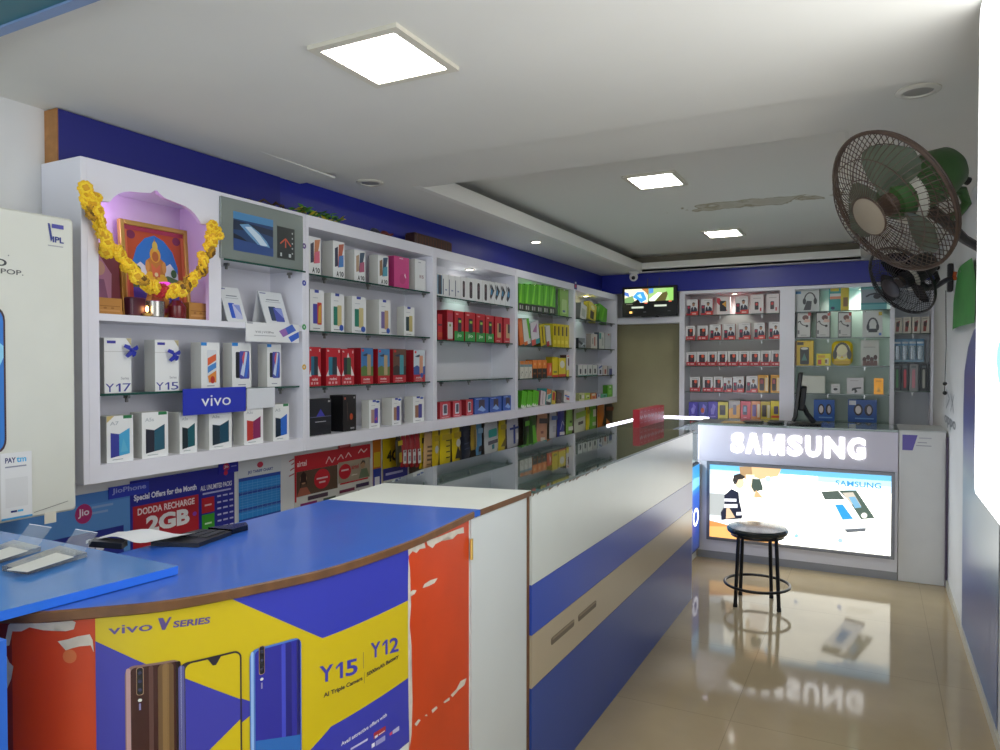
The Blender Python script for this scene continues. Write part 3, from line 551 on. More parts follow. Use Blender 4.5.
rowL([R_(308.8, 320.8, 347, redmi('#2a6a88'), 'red phone box with blue phone picture'), R_(326, 340.5, 348, redmi('#2a7a94'), 'red phone box with blue phone picture', dep=.07),
      R_(341.6, 354, 349, redmi('#1e242c', '#3a5a3c')+[('p', [(.4, .76), (.5, .9), (.6, .76)], W_)], 'red phone box with black phone picture'), R_(361, 373, 348, note('#3f78b4', '#5a7a3a', '#b89a6c'), 'red box with blue sky picture', dep=.09),
      R_(378, 389.6, 349, note('#4a86bc', '#6a7a3c', '#b8a07a'), 'red box with blue sky picture', dep=.05), R_(393, 406, 349, note('#6a4a3c', '#3a2c2a', '#4a9aa8'), 'red box with brown rock picture'),
      R_(413.6, 425, 350, note('#d0dce4', '#3c5aa0', '#d89a78')+[('e', .7, .2, .12, .08, '#2f55b0')], 'red box with pale mountain picture', dep=.09)], Z3, XB, B3, 'red phone boxes on the second bay')
BK = '#16161a'
rowL([(309.6, 331, 399, '#1c1d24', BK, blk(), 'black phone box', dict(label='wide black phone box with violet glow on the bottom board', dep=.05)),
      (343, 356, 395, '#1a1818', '#0e0e10', [('r', .1, .88, .2, .94, '#c85a40'), ('r', .8, .9, .92, .95, '#aaa'), ('e', .62, .4, .12, .09, '#b8441e'), ('l', [(.3, .8), (.36, .3)], .003, '#66504a'), ('r', .55, .06, .85, .1, '#999')], '', dict(label='tall black phone box with orange spot on the bottom board', dep=.085)),
      LS(369, 380, 400, phone_two('#b09088', '#5a48b0')+[('e', .78, .93, .16, .04, '#2f55b0'), ('p', [(.52, .3), (.7, .26), (.7, .4)], '#d04a7a')], 'white phone box with violet and pink picture'), LS(392, 401.3, 398, phone_two('#a87a5c', '#48409a')+[('e', .78, .93, .16, .04, '#2f55b0')], 'white phone box with violet picture', dep=.07),
      LS(413, 424, 396.4, phone_two('#9a6a4c', '#3c3c94')+[('e', .78, .93, .16, .04, '#2f55b0')], 'white phone box with dark violet picture', dep=.06)], Z4, -2.36, B4, 'boxes on the bottom board, second bay')
# ---------------------------------------------------------------- third bay
C1 = 'top shelf, third bay'; C2 = 'second shelf, third bay'; C4 = 'bottom board, third bay'
xs = [437.2, 442.7, 448.7, 455, 460.7, 467, 475, 482.3, 489.3, 494.6, 500.3, 505.7, 512]; it = []
for i in range(12):
    yt = 273.7+(xs[i]-437)*.155
    if i == 0: dec, ds = [('r', .02, .1, .9, .95, '#7ab0d4'), ('p', rrect(.15, .1, .8, .95, .08), '#2a3040')], 'white box with blue phone picture'
    elif i < 4: dec, ds = [('r', .02, .1, .14, .8, '#33466c'), ('r', .4, .3, .7, .36, '#8a98b8')], 'white box with a thin blue strip'
    elif i < 8: dec, ds = [('p', rrect(.3, .12, .66, .84, .1), '#2c2024'), ('e', .48, .6, .08, .12, '#6a4a50')], 'white box with black handset picture'
    else: dec, ds = [('p', [(.1, .3), (.3, .2), (.95, .62), (.4, .9)], '#23262e'), ('p', [(.25, .45), (.5, .4), (.6, .6), (.4, .7)], '#4a94c0'), ('p', [(.1, .9), (.3, .8), (.1, .6)], '#3a3c44')], 'white box with slanted black phone picture'
    it.append((xs[i]+.1, xs[i+1]-.1, yt, W_, SD, dec, ds))
rowL(it, Z1-.012, XB, C1, 'white keypad phone boxes on the third bay', dep=.04)
GR = [('r', 0, 0, 1, .33, '#2f9a44'), ('p', rrect(.35, .30, .75, .78, .04), '#2a2c36'), ('r', .45, .62, .7, .7, '#9ad04a'), ('t', 'jio', .3, .1, .75, .24, '#d8f0d8', .02), ('r', .15, .88, .4, .92, '#e8b0b0')]
rowL([R_(437.7, 442.3, 314, [('r', 0, .1, 1, .3, '#c8482c'), ('r', .1, .55, .9, .62, '#5a2a3a')], 'low red box'), R_(447, 453, 310, [('p', rrect(.1, .05, .95, .9, .08), '#dcd8d4'), ('r', .1, .6, .95, .9, '#b83a50'), ('e', .5, .5, .15, .05, '#7a9a3a')], 'red box with white phone picture', dep=.10)]+
     [R_(x0, x1, yt, GR, 'red and green phone box') for x0, x1, yt in ((454.5, 463.7, 311.3), (465, 475.2, 312.4), (476.2, 485, 314), (485.8, 493.7, 315.6))]+
     [R_(x0, x1, yt, [('p', rrect(.3, .2, .8, .75, .04), '#c8a878'), ('r', .5, .4, .8, .75, '#2c1c20'), ('r', .2, .06, .7, .09, '#e8b0b0')], 'red box with tan phone picture') for x0, x1, yt in ((495, 502.3, 316.7), (503.7, 511.7, 318))], Z2-.012, XB, C2, 'red phone boxes on the third bay', dep=.05)
rowL([R_(x0, x1, yt, [('p', rrect(.25, .2, .7, .85, .06), '#c8d0d8'), ('p', rrect(.35, .3, .65, .8, .05), '#2a3448'), ('r', .15, .06, .8, .1, '#e8b0b0')], 'small red phone box') for x0, x1, yt in ((440, 450.5, 401.8), (453, 461.5, 400.8), (466, 473, 399.5))]+
     [(x0, x1, yt, '#2a58b4', '#20458c', [('p', rrect(.3, .18, .72, .86, .06), '#3a2c3c'), ('r', .1, .9, .5, .94, '#a8c0e8'), ('p', [(.2, .25), (.5, .5), (.8, .2), (.6, .12)], '#8ab0e8')], 'small blue phone box') for x0, x1, yt in ((474.5, 488.5, 397.5), (490, 501.5, 396.8), (503, 512.3, 395.5))], Z4, -2.365, C4, 'small boxes on the bottom board, third bay', dep=.045)
# ---------------------------------------------------------------- fourth bay
D1 = 'top shelf, fourth bay'; D2 = 'second shelf, fourth bay'; D3 = 'third shelf, fourth bay'; D4 = 'bottom board, fourth bay'
G1, G2 = '#5fc41e', '#3f8e14'
gpk = lambda k: [('r', 0, 0, 1, .27, '#1c1e1c'), ('r', .15, .06, .35, .2, '#c8d0c8'), ('r', .5, .06, .7, .2, '#a8b0a8'), ('p', [(.1, .3), (.35+.1*k, .98), (.55+.1*k, .98), (.45, .3)], '#8fe63c'), ('l', [(.7, .3), (.8, .95)], .004, '#3f8e14')]
rowL([(518.8+6.15*i, 524.7+6.15*i, 284.0+.35*i, G1, G2, gpk(i % 3), 'bright green accessory packet', dict(cat='accessory packet', name='accessory_packet')) for i in range(6)]+
     [(560, 568.5, 288, '#8fbf5c', '#6a9a3c', [('p', rrect(.2, .1, .8, .6, .1), '#b4d88c'), ('r', .3, .15, .6, .22, '#4a6aa0'), ('e', .5, .93, .08, .03, '#e8e8e8')], '', dict(label='pale green plastic pouch at the right end of the green packets', cat='accessory packet', name='accessory_packet'))], Z1-.025, XB, D1, 'green packets on the fourth bay', dep=.02)
LN = -.20
rowL([(520.0, 524, 319.5, '#e0702a', '#b8561c', [('r', .2, .3, .9, .9, '#e8864a')], 'orange slanted pack'), (524.5, 531, 320.5, '#dfe2da', '#9a9a94', [('p', [(.6, 1), (1, 1), (1, .2), (.8, .2)], '#5fc41e'), ('r', 0, 0, .5, .14, '#e0702a')], 'white and green slanted pack'),
      (532, 540, 323.5, '#d8d6dc', '#8a8a94', [('p', [(.2, .6), (.8, .9), (.7, .5)], '#a86a9a'), ('r', 0, 0, .5, .25, '#d85a4a'), ('r', .5, 0, 1, .22, '#2a9a9a')], 'white slanted pack with violet print'), (541, 546, 325.5, '#d9c41e', '#5a5414', [('r', .4, .1, .6, .9, '#3a3414')], 'yellow and black slanted pack'), (547, 551.4, 327, '#d4d4cc', '#8c8c84', [('r', 0, 0, .6, .25, '#b82c3a')], 'white and red slanted pack')], Z2-.024, XB, D2, 'slanted packs on the fourth bay', cat='accessory packet', name='accessory_packet', dep=.09)
for o in [o for o in bpy.data.objects if o.get('group') == 'slanted packs on the fourth bay']: o.rotation_euler = (LN, 0, 0)
rowL([(553.0+3.9*i, 556.7+3.9*i, 323.6+.45*i, '#dcc814', '#a8980c', [('r', .2, .15, .8, .3, '#f0e04a'), ('r', .3, .5, .7, .9, '#3a3414')] if i < 4 else [('e', .5, .72, .3, .12, '#4a3a5a'), ('r', .2, .1, .8, .2, '#f0e88a')], 'yellow upright pack', {}) for i in range(5)], Z2-.024, XB, 'second shelf of the fourth bay after the slanted packs', 'yellow packs on the fourth bay', cat='accessory packet', name='accessory_packet', dep=.10)
rowL([(520.2+4.1*i, 523.9+4.1*i, 361, '#dcdcd0', '#b8b8ac', [('r', 0, .8, 1, 1, '#d8803a'), ('r', 0, .66, 1, .8, '#6a98a4'), ('l', [(.3, .15), (.5, .4), (.7, .3)], .004, '#3a4a3a')], 'white orange topped box') for i in range(3)]+
     [(532.7+4.8*i, 537.1+4.8*i, 360, '#f08a3c', '#c0641e', [('r', 0, 0, 1, .52, '#22201e'), ('r', .2, .2, .7, .3, '#8a5a30'), ('e', .5, .78, .15, .08, '#ffc080')], 'orange and black box') for i in range(3)]+
     [(547.3, 551.8, 363, '#e4582a', '#b03c18', [('p', [(.5, .2), (.8, .5), (.6, .9)], '#f0d8c8'), ('r', 0, 0, 1, .12, '#8a8a84')], 'small red orange box'), (552.4, 558, 357, '#e6cf1a', '#a8980c', [('r', .2, .2, .8, .3, '#7a8a3a'), ('r', 0, 0, 1, .1, '#d83a2a')], 'tall yellow box'),
      (558.6, 565.8, 358, '#e8d424', '#a8980c', [('e', .5, .66, .32, .2, '#e8e8dc'), ('r', 0, 0, 1, .14, '#d8442a')], 'yellow box with white disc'), (566.4, 571.4, 355, '#ded8d2', '#4a2a22', [('r', 0, 0, 1, .3, '#e0cc1a'), ('r', .3, .5, .6, .85, '#5a2a24'), ('r', .1, .92, .8, .97, '#c83a3a')], 'white and brown box')], Z3-.010, XB, D3, 'small boxes on the third shelf, fourth bay', cat='accessory box', name='accessory_box', dep=.06)
zig = [('p', [(0, 0), (1, 0), (1, .1), (.85, .2), (.7, .08), (.5, .2), (.3, .08), (.15, .2), (0, .1)], '#e4ecdc'), ('l', [(.4, .3), (.42, .9)], .003, '#2a6a10'), ('l', [(.75, .3), (.77, .9)], .003, '#2a6a10')]
rowL([(521, 526, 391, G1, G2, zig, 'slanted bright green pack'), (526.6, 531.6, 391, G1, G2, zig, 'slanted bright green pack'), (532.2, 538, 390.5, G1, G2, zig, 'slanted bright green pack'),
      (540, 545, 391, '#dccfd2', '#9a6a7a', [('r', .4, .1, .5, .9, '#8a8a8a')], 'slanted pale pink pack'), (546, 550.5, 389, '#d8d8d0', '#3aa0a0', [('p', [(0, .6), (1, .8), (1, 1), (0, 1)], '#d87a3a'), ('p', [(.3, .3), (1, .5), (1, .75), (.3, .6)], '#3aa0a0'), ('r', 0, 0, 1, .2, '#3a3a3a')], 'slanted teal and orange pack'),
      (551.2, 555.2, 391, '#c8b83a', '#3aa0a0', [('r', .2, .3, .8, .9, '#b8322e')], 'slanted yellow and red pack'), (556, 561, 392, '#53403a', '#2e2420', [('r', .3, .3, .7, .35, '#8a7a70')], 'slanted dark brown pack'), (563.6, 569.6, 391, '#dcdcd8', '#8c8c88', [('r', .1, .5, .9, .62, '#2f6ac0'), ('r', .4, .25, .9, .45, '#c23a3a'), ('r', .1, .66, .6, .7, '#d8b43a')], 'slanted white pack with coloured stripes')], Z4, -2.365, D4, 'slanted packs on the bottom board, fourth bay', cat='accessory packet', name='accessory_packet', dep=.09)
for o in [o for o in bpy.data.objects if o.get('group') == 'slanted packs on the bottom board, fourth bay']: o.rotation_euler = (-.17, 0, 0)
# ---------------------------------------------------------------- fifth bay
E1 = 'top shelf, fifth bay'; E2 = 'second shelf, fifth bay'; E3 = 'third shelf, fifth bay'; E4 = 'bottom board, fifth bay'
AK = dict(cat='accessory packet', name='accessory_packet')
rowL([(580, 586, 304, '#d8dcd4', '#8c948c', [('r', .2, .2, .8, .7, '#aab4a8')], 'white slanted pack'), (588.4, 595.6, 303, '#d8cc3a', '#8a8220', [('r', .2, .1, .7, .55, '#23251c'), ('e', .5, .75, .25, .12, '#f0f0b0')], 'yellow and black slanted pack'), (599, 606.4, 306, '#56b21c', '#3c7e12', [('p', [(.2, .1), (.5, .95), (.7, .95), (.45, .1)], '#76cf34')], 'green slanted pack')], Z1-.026, XB, E1, 'slanted packs at the top, fifth bay', dep=.06, **AK)
for o in [o for o in bpy.data.objects if o.get('group') == 'slanted packs at the top, fifth bay']: o.rotation_euler = (-.2, 0, 0)
rowL([(578.6, 585, 338, '#8a949c', '#3a4248', [('p', [(0, .8), (1, .3), (1, .1), (0, .5)], '#26303a'), ('p', [(.3, .1), (.8, .6), (1, .4)], '#c0ccd4')], 'grey plastic pack'), (591, 597.2, 334, '#d4d0c8', '#a49c94', [('r', .5, .2, .7, .8, '#b8564a'), ('r', .2, .3, .35, .7, '#8a8a80')], 'white and red pack'), (599, 604.5, 332.5, '#d6dcd8', '#4a5a6a', [('r', .05, .6, .4, .95, '#3a9a90'), ('r', .5, .2, .8, .7, '#b4bcbc')], 'white and teal pack'), (605, 611, 333, '#c4ccd0', '#8a949a', [('e', .6, .9, .12, .05, '#c05a5a')], 'pale grey pouch')], Z2-.02, XB, E2, 'packs on the second shelf, fifth bay', dep=.05, **AK)
rowL([(578.2+4.85*i, 582.6+4.85*i, 365, '#dde2e0', '#a4aeac', [('p', rrect(.35, .2, .7, .65, .05), '#26303c'), ('r', 0, 0, 1, .08, '#3a8a80')], 'tiny white box') for i in range(4)]+
     [(598, 602.6, 364.5, '#d8dce8', '#a4a8b4', [('p', [(.2, .75), (.9, .95), (.9, .8), (.2, .6)], '#2f55b0'), ('p', rrect(.35, .1, .7, .5, .05), '#20243a')], 'tiny white and blue box'), (603.2, 607.4, 365.5, '#dcd6d4', '#a8a09c', [('r', .3, .1, .7, .6, '#a85a50')], 'tiny white and red box'), (608, 612, 366, '#c8ccd0', '#8c9094', [('r', .3, 0, 1, .7, '#2a3a88')], 'tiny grey and blue box')], Z3-.013, XB, E3, 'tiny boxes on the fifth bay', cat='accessory box', name='accessory_box', dep=.05)
rowL([(579, 584.6, 393, '#d6d8a4', '#a8ac74', [('r', .1, .2, .4, .8, '#7a9a4c'), ('r', .5, .3, .9, .7, '#e8e8e0')], 'pale yellow box'), (585.2, 590, 393, '#b8d04a', '#7c9a2c', [('r', .2, .3, .8, .7, '#e0e8c8'), ('e', .6, .3, .2, .12, '#4a7a30')], 'lime green box'), (590.6, 596.4, 393, '#d8823a', '#a05c20', [('r', .2, .55, .8, .9, '#d8d0c0'), ('r', .4, .1, .7, .4, '#b83a3a')], 'orange box'), (597.2, 600.4, 393.5, '#d8dce4', '#2a3478', [('r', .3, .3, .7, .8, '#3a4a8a')], 'narrow white and navy box'), (601, 607, 394, '#48b494', '#2c7c64', [('e', .6, .45, .22, .2, '#2a6a5c'), ('r', .1, .8, .7, .9, '#a8e0d0')], 'teal box'), (607.6, 612.6, 385, '#6cc234', '#458a1c', [('r', .2, .2, .8, .6, '#8ade50'), ('r', .3, .75, .7, .9, '#d0e8b8')], 'tall green box')], Z4, -2.365, E4, 'small boxes on the bottom board, fifth bay', cat='accessory box', name='accessory_box', dep=.05)
def lean_group(g, th):
    for o in [o for o in bpy.data.objects if o.get('group') == g]:
        w = max(v.co.y for v in o.data.vertices)-min(v.co.y for v in o.data.vertices)
        o.rotation_euler = (th, 0, 0); o.location.z += w/2*math.sin(abs(th))
lean_group('slanted packs on the fourth bay', .2); lean_group('slanted packs on the bottom board of the fourth bay', .17); lean_group('slanted packs at the top of the fifth bay', .2)
flat('under_bay_shade', lambda b: b.box(-2.549, -2.543, 3.69, 7.07, 0, 1.089, mat('#5e5751', .7, noise=.2, scale=5)))  # added dark panel, stands for the shade on the wall under the bays
# hanging packets under the bays
b = MB(); b.tube([(-2.46, 3.33, 1.075), (-2.46, 7.05, 1.075)], .005, STEEL, 8)
for y in (3.4, 4.6, 5.8, 7.0): b.cyl((-2.46, y, 1.075), (-2.46, y, 1.09), .004, .004, STEEL, 8)
b.build('hanging_rail', label='thin metal rail under the shelf bays carrying the hanging packets', cat='rail')
HR = random.Random(21)
def hang(x0, x1, y1, col, dec, label, X=-2.46, y0=None, stack=1, flat_=False):
    a = on(x0, y1, 'X', X); c = on(x1, y1, 'X', X); w = (c.y-a.y); zt = 1.068; h = max(zt-(a.z+c.z)/2, .09); m = C_(col); mid = (a.y+c.y)/2
    b = MB(); b.M = LM(X, mid, zt) @ Matrix.Rotation(HR.uniform(-.07, .07), 4, 'Y') @ Matrix.Translation((0, 0, -h)); nx, nz = 6, 8; th = .004 if flat_ else .014; V = []
    for s in (-1, 1):
        for j in range(nz+1):
            for i in range(nx+1):
                u = i/nx*2-1; v = j/nz*2-1; V.append((u*w/2*(1-.05*v*v), s*th*(1-u**4)*(1-v**4)*1.0, (v+1)/2*(h-.004)))
    N = (nx+1)*(nz+1); Fc = []
    for j in range(nz):
        for i in range(nx):
            q = j*(nx+1)+i; Fc += [(q, q+1, q+nx+2, q+nx+1), (N+q, N+q+nx+1, N+q+nx+2, N+q+1)]
    b.add(V, Fc, m); b.box(-w*.42, w*.42, -.001, .001, h-.025, h, m)
    b.print(dec, -w/2*.86, h*.08, w/2*.86, h*.86, -th-.001)
    b.cyl((0, -.004, h-.004), (0, .0, h+.012), .0018, .0018, STEEL, 6)
    return b.build('hanging_packet', label=label, cat='hanging packet', group='hanging packets under the shelf bays')
hd = lambda c: ('r', .0, .80, 1, 1, c); st = lambda c: [('l', [(.2, .3), (.4, .6), (.7, .4)], .006, c)]
RWd = [('r', .08, .05, .92, .6, '#d8d8d8'), ('r', .3, .15, .8, .35, '#8a8a90'), ('p', [(.2, .5), (.5, .62), (.8, .5)], '#6a1a1e')]
hang(395.5, 400.5, 467, '#3a3320', [hd('#d8c020'), ('r', .2, .1, .8, .5, '#b89a28')], 'black and yellow packet at the near end of the hanging row')
for i in range(4): hang(401+4.6*i, 405.2+4.6*i, 467, '#a8222a', RWd, 'red and white hanging packet, %s of the four side by side' % ORD[i], X=-2.455)
hang(419.8, 425, 468.5, '#e0c418', [hd('#2a2618'), ('r', .2, .1, .7, .5, '#2a2618')], 'narrow yellow and black packet right of the red ones')
hang(424, 432, 469, '#d0a878', [('r', .1, .05+.0, .9, .1, '#8a6a44')]+[('r', .15, .2+.15*i, .85, .27+.15*i, '#6a5238') for i in range(4)], 'beige packet with brown lettering in the hanging row', X=-2.43)
hang(432, 438.6, 466, '#e6c81a', [('e', .4, .5, .28, .14, '#c8ccc8'), hd('#c8a810')], 'yellow packet with a pale round plug picture')
hang(439.5, 450.5, 465, '#e8d01c', [('r', .4, .15+.2*i, .8, .19+.2*i, '#3a3414') for i in range(4)]+[hd('#d0b414')], 'wide plain yellow packet in the hanging row')
hang(451.5, 459.5, 462, '#e2c81c', [('e', .6, .6, .3, .15, '#e8e8e0'), ('p', [(.1, .05), (.5, .5), (.9, .2), (.8, .02)], '#2a2410'), hd('#c8a814')], 'yellow and black packet with a white patch')
hang(460.5, 469.5, 459.5, '#252c40', [('r', .1, .3, .9, .34, '#4a5470'), ('r', .1, .5, .9, .54, '#4a5470'), hd('#1c2233')], 'dark navy packet in the hanging row')
hang(470.5, 476, 450, '#a88c34', [('r', .35, .05, .5, .95, '#5a4a1c'), ('r', .65, .05, .75, .95, '#d0b858')], 'short gold striped packet in the hanging row', X=-2.44)
hang(476, 481.5, 455, '#5a94c0', [('p', [(.1, .05), (.9, .05), (.7, .3), (.2, .25)], '#20242c'), hd('#88b8d8')], 'light blue packet with black corner in the hanging row')
hang(483.5, 497.5, 454, '#ccd2d6', [('p', rrect(.15, .58, .85, .9, .08), '#2ab0a8'), ('r', .1, .3, .9, .45, '#5a5a6a'), ('r', .4, .1, .6, .28, '#2a8a98')], 'white packet with a teal case picture')
hang(498.5, 505.5, 451, '#dcc818', [('p', [(.1, .1), (.9, .5), (.9, .1)], '#7a6a18'), hd('#b8a410')], 'small yellow packet right of the teal one')
hang(506.5, 518, 447, '#c8ccd8', [('r', .4, .05, .6, .9, '#24409c'), ('r', .05, .7, .95, .8, '#24409c'), ('r', .7, .2, .9, .5, '#e8e8e8')], 'white packet with dark blue cross print')
hang(523, 528, 448, '#1e3014', [hd('#5fc41e'), ('p', [(.2, .05), (.6, .6), (.8, .05)], '#4a8a1c')], 'dark green packet in the hanging row, left of a pair'); hang(528.5, 536, 448, '#2a5c14', [('p', [(.3, .02), (.2, .8), (.6, .8), (.9, .02)], '#6acb2a')], 'dark green packet with lime stripe, right of a pair')
hang(537, 547.5, 446, '#d09878', [hd('#3a2c2c'), ('r', .2, .1, .7, .25, '#e8e0d8'), ('r', .2, .4, .5, .5, '#8a4a3a')], 'salmon pink packet with dark header'); hang(549.5, 556.5, 438, '#d0d4dc', [hd('#3a68b8'), ('r', .2, .2, .8, .5, '#b8bcc8')], 'white packet with blue header')
hang(557.5, 564.5, 438, '#2a389c', [('l', [(.2, .3), (.5, .7), (.8, .5)], .008, '#dde'), ('r', .1, .05, .9, .2, '#e8e8f0')], 'royal blue packet with white script'); hang(566, 572.5, 434, '#94c85c', [('r', .1, .1, .9, .3, '#e8e8e0'), ('r', .3, .5, .7, .6, '#3a6a20')], 'pale green packet in the hanging row')
hang(573.5, 585, 433, '#d8e0cc', [('r', 0, .7, 1, 1, '#a8d45a'), ('r', .2, .35, .7, .5, '#4a4a44')], 'wide white and lime packet'); hang(585.5, 589, 430, '#e0d02a', [hd('#a89a14')], 'narrow yellow packet beside the wide lime one')
hang(589.5, 596, 429, '#6cba3a', [('r', .3, .6, .8, 1, '#e8ece4'), ('r', .2, .1, .8, .3, '#c8d8b8')], 'green packet with white header'); hang(597, 604, 427, '#d8781e', [('p', [(.5, 0), (1, .8), (1, 0)], '#241c18')], 'orange and black packet at the far end, left'); hang(604.5, 613, 427, '#2a2220', [('p', [(0, .4), (.8, 0), (.4, 0), (0, .1)], '#d8781e'), hd('#8a3a20')], 'black and orange packet at the far end, right')
# ---------------------------------------------------------------- things on top of the bays
def onTop(x, y): return on(x, y, 'X', -2.40)
p = on(316, 216, 'X', -2.40); t = thing('plastic_foliage', (-2.40, p.y, 2.1802), 'green plastic foliage with yellow tips lying on top of the second bay', 'foliage')
rnd = random.Random(5); LG = [mat('#3f7a22', .5), mat('#6aa830', .5), mat('#c8b832', .5), mat('#28501a', .5)]
for c in range(4):
    b = MB()
    for i in range(26):
        q = Vector((-2.40+rnd.uniform(-.04, .05), p.y+rnd.uniform(-.16, .15), 2.181+rnd.uniform(0, .04))); a = rnd.uniform(0, 6.28); d = Vector((math.cos(a), math.sin(a), rnd.uniform(-.1, .6))).normalized(); s = d.orthogonal().normalized()*.009; l = .045
        q.z = max(q.z, 2.184); e = q+d*l; e.z = max(e.z, 2.182); b.poly([q, q+d*l*.5+s, e, q+d*l*.5-s], LG[c])
    b.build('leaves', t)
for x, y, lab, cl in ((272, 208, 'dry brown twigs on top of the first bay near the clock', '#3a2a1c'),):
    p = on(x, y, 'X', -2.38); b = MB()
    for i in range(9):
        a = rnd.uniform(0, 6.28); q = Vector((-2.39+rnd.uniform(-.03, .03), p.y+rnd.uniform(-.1, .1), 2.185)); b.tube([q, q+Vector((math.cos(a)*.03, math.sin(a)*.05, .012+rnd.random()*.02)), q+Vector((math.cos(a)*.05, math.sin(a)*.11, .004))], [.005, .004, .002], mat(cl, .8), 5)
    b.build('dry_twigs', label=lab, cat='twigs')
for x, lab, c in ((377, 'small dark cap lying on top of the second bay', '#23283c'), (387, 'small dark red bottle lying on top of the second bay', '#6a1c18')):
    p = on(x, 225, 'X', -2.38); b = MB(); b.tube([(-2.38, p.y-.06, 2.19), (-2.385, p.y-.03, 2.204), (-2.39, p.y, 2.206), (-2.39, p.y+.03, 2.198), (-2.385, p.y+.06, 2.21 if '8' in str(x) else 2.19)], [.006, .012, .013, .010, .006], mat(c, .5), 10); b.build('cap' if x == 377 else 'small_bottle', label=lab, cat='clutter')
a = on(414, 245, 'X', -2.40); c = on(450, 252, 'X', -2.40)
b = MB(); b.rbox(-2.47, -2.385, a.y, c.y, 2.1802, 2.262, mat('#3d2116', .5, noise=.4, scale=40), .02, 'y')
for i in range(14): y = a.y+.01+(c.y-a.y-.02)*i/13; b.box(-2.384, -2.3835, y-.004, y+.004, 2.195, 2.25, mat('#5a3220', .6))
b.build('wooden_case', label='dark brown carved wooden case on top of the third bay', cat='wooden case')

# ================================================================ BACK WALL BAYS
YF_ = 7.08
def back_bay(x0, x1, label, zs, inner, brk=(.36, .73), e=.03, e2=.03):
    root = thing('wall_shelf_bay', ((x0+x1)/2, YF_, 0), label, 'wall shelf', 'white wall shelf bays'); I = mat(inner, .45)
    for a, c in ((x0, x0+e), (x1-e2, x1)):
        b = MB(); b.box(a, c, YF_, YB-.002, 0, 2.19, WHITE); b.build('side_panel', root)
    b = MB(); b.box(x0+e, x1-e2, YB-.02, YB-.002, .8, 2.17, I); b.build('back_panel', root)
    b = MB(); b.box(x0+e, x1-e2, YF_+.002, YB-.002, 2.16, 2.19, WHITE); b.build('top_panel', root)
    b = MB(); b.box(x0+e, x1-e2, YF_+.002, YB-.002, 0, .80, WHITE); b.build('base_cabinet', root)
    for z in zs:
        b = MB(); b.add([(x0+e, YF_+.03, z), (x1-e2, YF_+.03, z), (x1-e2, YB-.02, z), (x0+e, YB-.02, z)], [(0, 1, 2, 3)], GLASS)
        b.add([(x0+e, YF_+.03, z-.009), (x1-e2, YF_+.03, z-.009), (x1-e2, YF_+.03, z), (x0+e, YF_+.03, z)], [(0, 1, 2, 3)], mat('#4a5a54', .15)); g = b.build('glass_shelf', root)
        for q in brk:
            x = x0+(x1-x0)*q; b = MB(); b.box(x-.006, x+.006, YF_+.05, YF_+.08, z-.02, z-.0095, STEEL); b.box(x-.005, x+.005, YF_+.06, YF_+.072, z-.04, z-.02, STEEL); b.build('bracket', g)
    return root
ZR = [1.955, 1.714, 1.463, 1.212, .962]
bF = back_bay(-1.70, -.665, 'back wall shelf bay filled with rows of red and white phone boxes', ZR, '#b9b0b0', e=.05, e2=.115)
bG = back_bay(-.665, .135, 'back wall shelf bay with headphone boxes and yellow speaker packs', [z+.004 for z in ZR], '#c3cfc6', e=.012, e2=.022)
bH = back_bay(.135, .438, 'narrow back wall shelf bay in the right corner with hanging blister packs', [1.747, 1.252], '#c0c4c8', brk=(.5,), e=.012, e2=.02)
b = MB(); b.box(-2.34, -1.70, YF_, YF_+.20, 1.885, 1.945, WHITE); b.build('trim_4', kind='structure')
def rowB(items, z, where, group, Yf=7.135, dep=.05, cat='phone box', name='phone_box'):
    for i, it in enumerate(items):
        x0, x1, yt, fr, sd, dec, desc = it[:7]; op = dict(it[7]) if len(it) > 7 else {}
        a = on(x0, yt, 'Y', Yf); c = on(x1, yt, 'Y', Yf); h = (a.z+c.z)/2-z-.001
        lab = op.pop('label', None) or '%s, %s from left, %s' % (desc, ORD[i], where)
        goods(Matrix.Translation(((a.x+c.x)/2, Yf, z+.001)), c.x-a.x, h, op.pop('dep', dep), fr, sd, dec, op.pop('name', name), lab, op.pop('cat', cat), op.pop('group', group), **op)
WF = '#dedcdc'; SR = '#b8242e'
m_ = lambda a, b_, y: (a, b_, y, WF, SR, jioman(), 'white red phone box with suited man'); r_ = lambda a, b_, y: (a, b_, y, WF, '#c8c4c4', jiored(), 'white red phone box with black handset')
p_ = lambda a, b_, y: (a, b_, y, '#d8d0d0', '#a87880', [('p', rrect(.32, .2, .62, .62, .05), '#2c1a22'), ('e', .47, .5, .1, .08, '#c83a3a'), ('r', .72, .12, .84, .3, '#c8404a'), ('r', .2, .8, .8, .83, '#a89898')], 'pale box with small black handset')
rowB([m_(686.6, 697.8, 299.4), m_(700.8, 712.6, 299), (717, 730, 297, '#e0dad8', '#c0b0b0', [('p', [(.0, .95), (.2, .95), (.8, .2), (.6, .2), (0, .7)], '#c83040'), ('p', rrect(.22, .18, .72, .78, .06), '#1c1a20'), ('p', [(.4, .6), (.7, .76), (.7, .4)], '#e0a030')], 'white box with slanted red sash'), m_(735.4, 748.4, 296.4), p_(750.6, 763.6, 294.8), p_(766.4, 779, 294)], ZR[0], 'top shelf, left back bay', 'phone boxes on the back wall')
rowB([r_(686, 695, 326), r_(697.8, 708, 325.6), m_(709.8, 720.8, 324.4), m_(723.6, 735, 324), m_(738.8, 750.4, 323), m_(754, 765, 322.8), m_(769, 779.8, 322)], ZR[1], 'second shelf, left back bay', 'phone boxes on the back wall')
zx = [95, 183, 272, 355, 440, 533, 622, 715, 803]; ze = [180, 270, 350, 437, 530, 620, 712, 800, 882]
rowB([r_(675+.12*a, 675+.12*c, 352-.2*i) for i, (a, c) in enumerate(zip(zx, ze))], ZR[2], 'third shelf, left back bay', 'phone boxes on the back wall')
